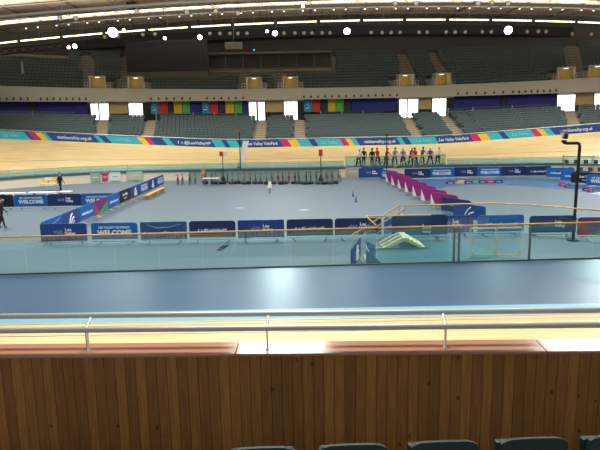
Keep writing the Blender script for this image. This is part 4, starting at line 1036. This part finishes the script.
# small things on the infield floor
P = onz(270, 193, 0); t = thing('drinks_bottle_stand', 'small white cone-topped marker alone on the infield', 'marker', (P.x, P.y, 0)); MB().tube([(0, 0, 0), (0, 0, .45)], .06, BLJ2, 8).build('post', t); MB().tube([(0, 0, .45), (0, 0, .95)], [.2, .1], WHITE, 10).build('cover', t)
for px, py, lb in ((353, 196.5, 'small blue training cone, upper of two on the right part'), (356, 202, 'small blue training cone, lower of two on the right part')):
    P = onz(px, py, 0); m = MB(); m.box((0, 0, .015), (.2, .2, .03), NAVY); m.tube([(0, 0, .03), (0, 0, .42)], [.07, .02], BLJ, 10); o = m.build('training_cone'); o.location = P; tag(o, lb, 'cone')
for px, lb in ((218, 'left black strap-like tube lying in front of the near row'), (221, 'right black strap-like tube lying in front of the near row')):
    P = onz(px, 250.5, 0); m = MB(); m.tube([(0, 0, .04), (.1, .5, .06), (.22, .95, .04)], .035, BLK, 8); m.tube([(0, -.03, .04), (0, .03, .05)], .055, STEEL, 8); o = m.build('black_tube'); o.location = P; tag(o, lb, 'tube')
for px, py, m_, lb in ((304, 210, mat('faded_red_mark', (196, 160, 168), .5), 'red'), (239, 208, mat('faded_dark_mark', (140, 160, 172), .5), 'dark')):
    P = onz(px, py, 0); m = MB(); m.slab([(.35*math.cos(a*PI/6), .25*math.sin(a*PI/6)) for a in range(12)], 0, .006, m_); o = m.build('floor_marking'); o.location = P; o['kind'] = 'structure'
# coloured kit along the blue lane
for k, (px, py, m_, lb) in enumerate(((450, 184, PURP, 'purple low foam block at the left end of the lane blocks'), (461, 183.5, YEL, 'yellow low foam block on the blue lane'), (468, 183.5, PURP, 'purple low foam block right of the yellow one'), (475.5, 183, GRN, 'green low foam block on the blue lane'), (482, 183, PURP, 'purple low foam block right of the green one'), (490, 182.8, MAG, 'magenta low foam block on the blue lane'), (498, 182.8, ROYAL, 'blue low foam block right of the magenta one'),
                          (562, 186, MAG, 'magenta low foam block left of the mast'), (567, 187.5, PURP, 'small purple foam block just left of the mast'), (585, 190.5, PURP, 'purple low foam block right of the mast'), (590, 192, MAG, 'magenta low foam block right of the mast'))):
    P = onz(px, py, 0); m = MB(); L_ = .75 if px < 550 else .42; m.prism([(-L_/2, 0), (L_/2, 0), (L_/2-.06, .24), (-L_/2+.06, .24)], -.15, .15, m_); m.box((0, -.155, .1), (L_*.5, .02, .06), LETTER)
    o = m.build('foam_block'); o.location = (P.x, P.y, .012); tag(o, lb, 'foam block', 'coloured foam blocks along the lane')
# chairs stack / racks behind at far right
A = onz(572, 178, 0)
t = thing('metal_rack', 'grey metal rack with dark contents behind the barriers at far right', 'rack', (A.x+2.3, A.y+.9, 0), -.3)
for zz in (.5, 1.2, 1.9): MB().box((0, 0, zz), (5.2, .8, .04), STEEL).build('shelf', t)
for xx in (-2.6, -1.3, 0, 1.3, 2.6):
    for yy in (-.4, .4): MB().tube([(xx, yy, 0), (xx, yy, 2.0)], .03, STEEL, 6).build('post', t)
for xx in range(12):
    MB().box((-2.3+.42*xx, 0, .68 if xx % 2 else 1.4), (.3, .6, .32), DARK).build('bin', t)

# ------------------------------------------------------------------ foreground parapet
CZT = 4.4; YF0 = 5.02; YAW = .025
x0, x1 = -5, 5
mb = MB(); wdp = .0945; x = -55*wdp
while x < 55*wdp:
    mb.box((x+wdp/2, .0, -1.25), (wdp-.004, .05, 2.46), PLANK); x += wdp
mb.box((0, .05, -1.25), (10.4, .06, 2.46), mat('groove_brown', (70, 46, 26), .8))
o = mb.build('wall_front'); o.location = (0, YF0+.06, CZT); o.rotation_euler = (0, 0, -YAW); o['kind'] = 'structure'
mb = MB(); 
for a, b in ((-5.2, -.60), (-.594, 2.14), (2.146, 5.2)): mb.box(((a+b)/2, .14, -.012), (b-a, .29, .024), COPING)
cp = mb.build('trim_1', bevel=.004); cp.location = (0, YF0-.01, CZT); cp.rotation_euler = (0, 0, -YAW); cp['kind'] = 'structure'
mb = MB(); mb.box((0, YF0+1.5, .8), (40, 2.7, .1), CONC)
t = thing('guard_rail', 'grey double tube rail on flat brackets along the wooden parapet', 'guard rail', (0, YF0, CZT), -YAW)
MB().tube([(-5.2, .08, .205), (5.2, .08, .205)], .027, ALU, 12).build('lower_rail', t, smooth=True)
MB().tube([(-5.2, .24, .285), (5.2, .24, .285)], .026, ALU, 12).build('upper_rail', t, smooth=True)
for px in (85, 267, 444):
    P = ony(px, 340, YF0+.1); X = P.x
    b = MB(); b.box((X, .10, .10), (.010, .06, .21), ALU); b.tube([(X, .08, .20), (X, .24, .28)], .014, ALU, 8); b.box((X, .10, .004), (.03, .08, .008), ALU); b.build('bracket', t)
# near tier steps and foreground seats
P = onz(441, 441, 4.5); SY = P.y
P = ony(441, 441, 3.4); SZ = P.z-.762
struct(MB().box((0, 2.9, SZ-.35), (10.4, 1.9, .7), CONC).box((0, 4.4, SZ-.6), (10.4, 1.1, .2), CONC), 'near_stand_floor')
def near_seat(label, loc, rz=0):
    t = thing('stadium_seat', label, 'seat', loc, rz, 'stadium seats')
    n_ = 12; vs = []
    for i in range(n_+1):
        u = -1+2*i/n_; x = .208*u; cy = -.012*(1-u*u)
        zt = .80-.012*max(0, abs(u)-.75)/.25*2
        for yy, zz in ((cy, .40), (cy+.05, zt-.02), (cy+.062, zt), (cy+.085, zt), (cy+.095, zt-.02), (cy+.04, .40)): vs.append((x, yy, zz))
    k = 6; fs = [(i*k+c, i*k+(c+1) % k, i*k+k+(c+1) % k, i*k+k+c) for i in range(n_) for c in range(k)]+[tuple(range(k))[::-1], tuple(range(n_*k, n_*k+k))]
    MB().add([(x, -y, z) for x, y, z in vs], fs, SEATN).build('backrest', t, smooth=False, bevel=.006)
    MB().box((0, .03, .55), (.40, .06, .36), SEATN, tilt=-.08).build('seat_pan', t, bevel=.02)
    for sx in (-1, 1): MB().box((sx*.17, -.02, .2), (.04, .05, .42), BLK).build('bracket', t)
    for sx in (-1, 1): MB().tube([(sx*.2, .0, .42), (sx*.226, .0, .42)], .05, BLK, 10).build('pivot', t)
    return t
for px, lb in ((262, 'dark green seat back, leftmost and barely showing at the bottom edge'), (351, 'dark green seat back at the bottom, second from the left'), (441, 'dark green seat back at the bottom, third from the left'), (530, 'dark green seat back at the bottom, fourth from the left'), (618, 'dark green seat back cut off by the lower right corner')):
    P = ony(px, 441, 3.4); near_seat(lb, (P.x, 3.4+.03*(P.x-.8), SZ), .03)
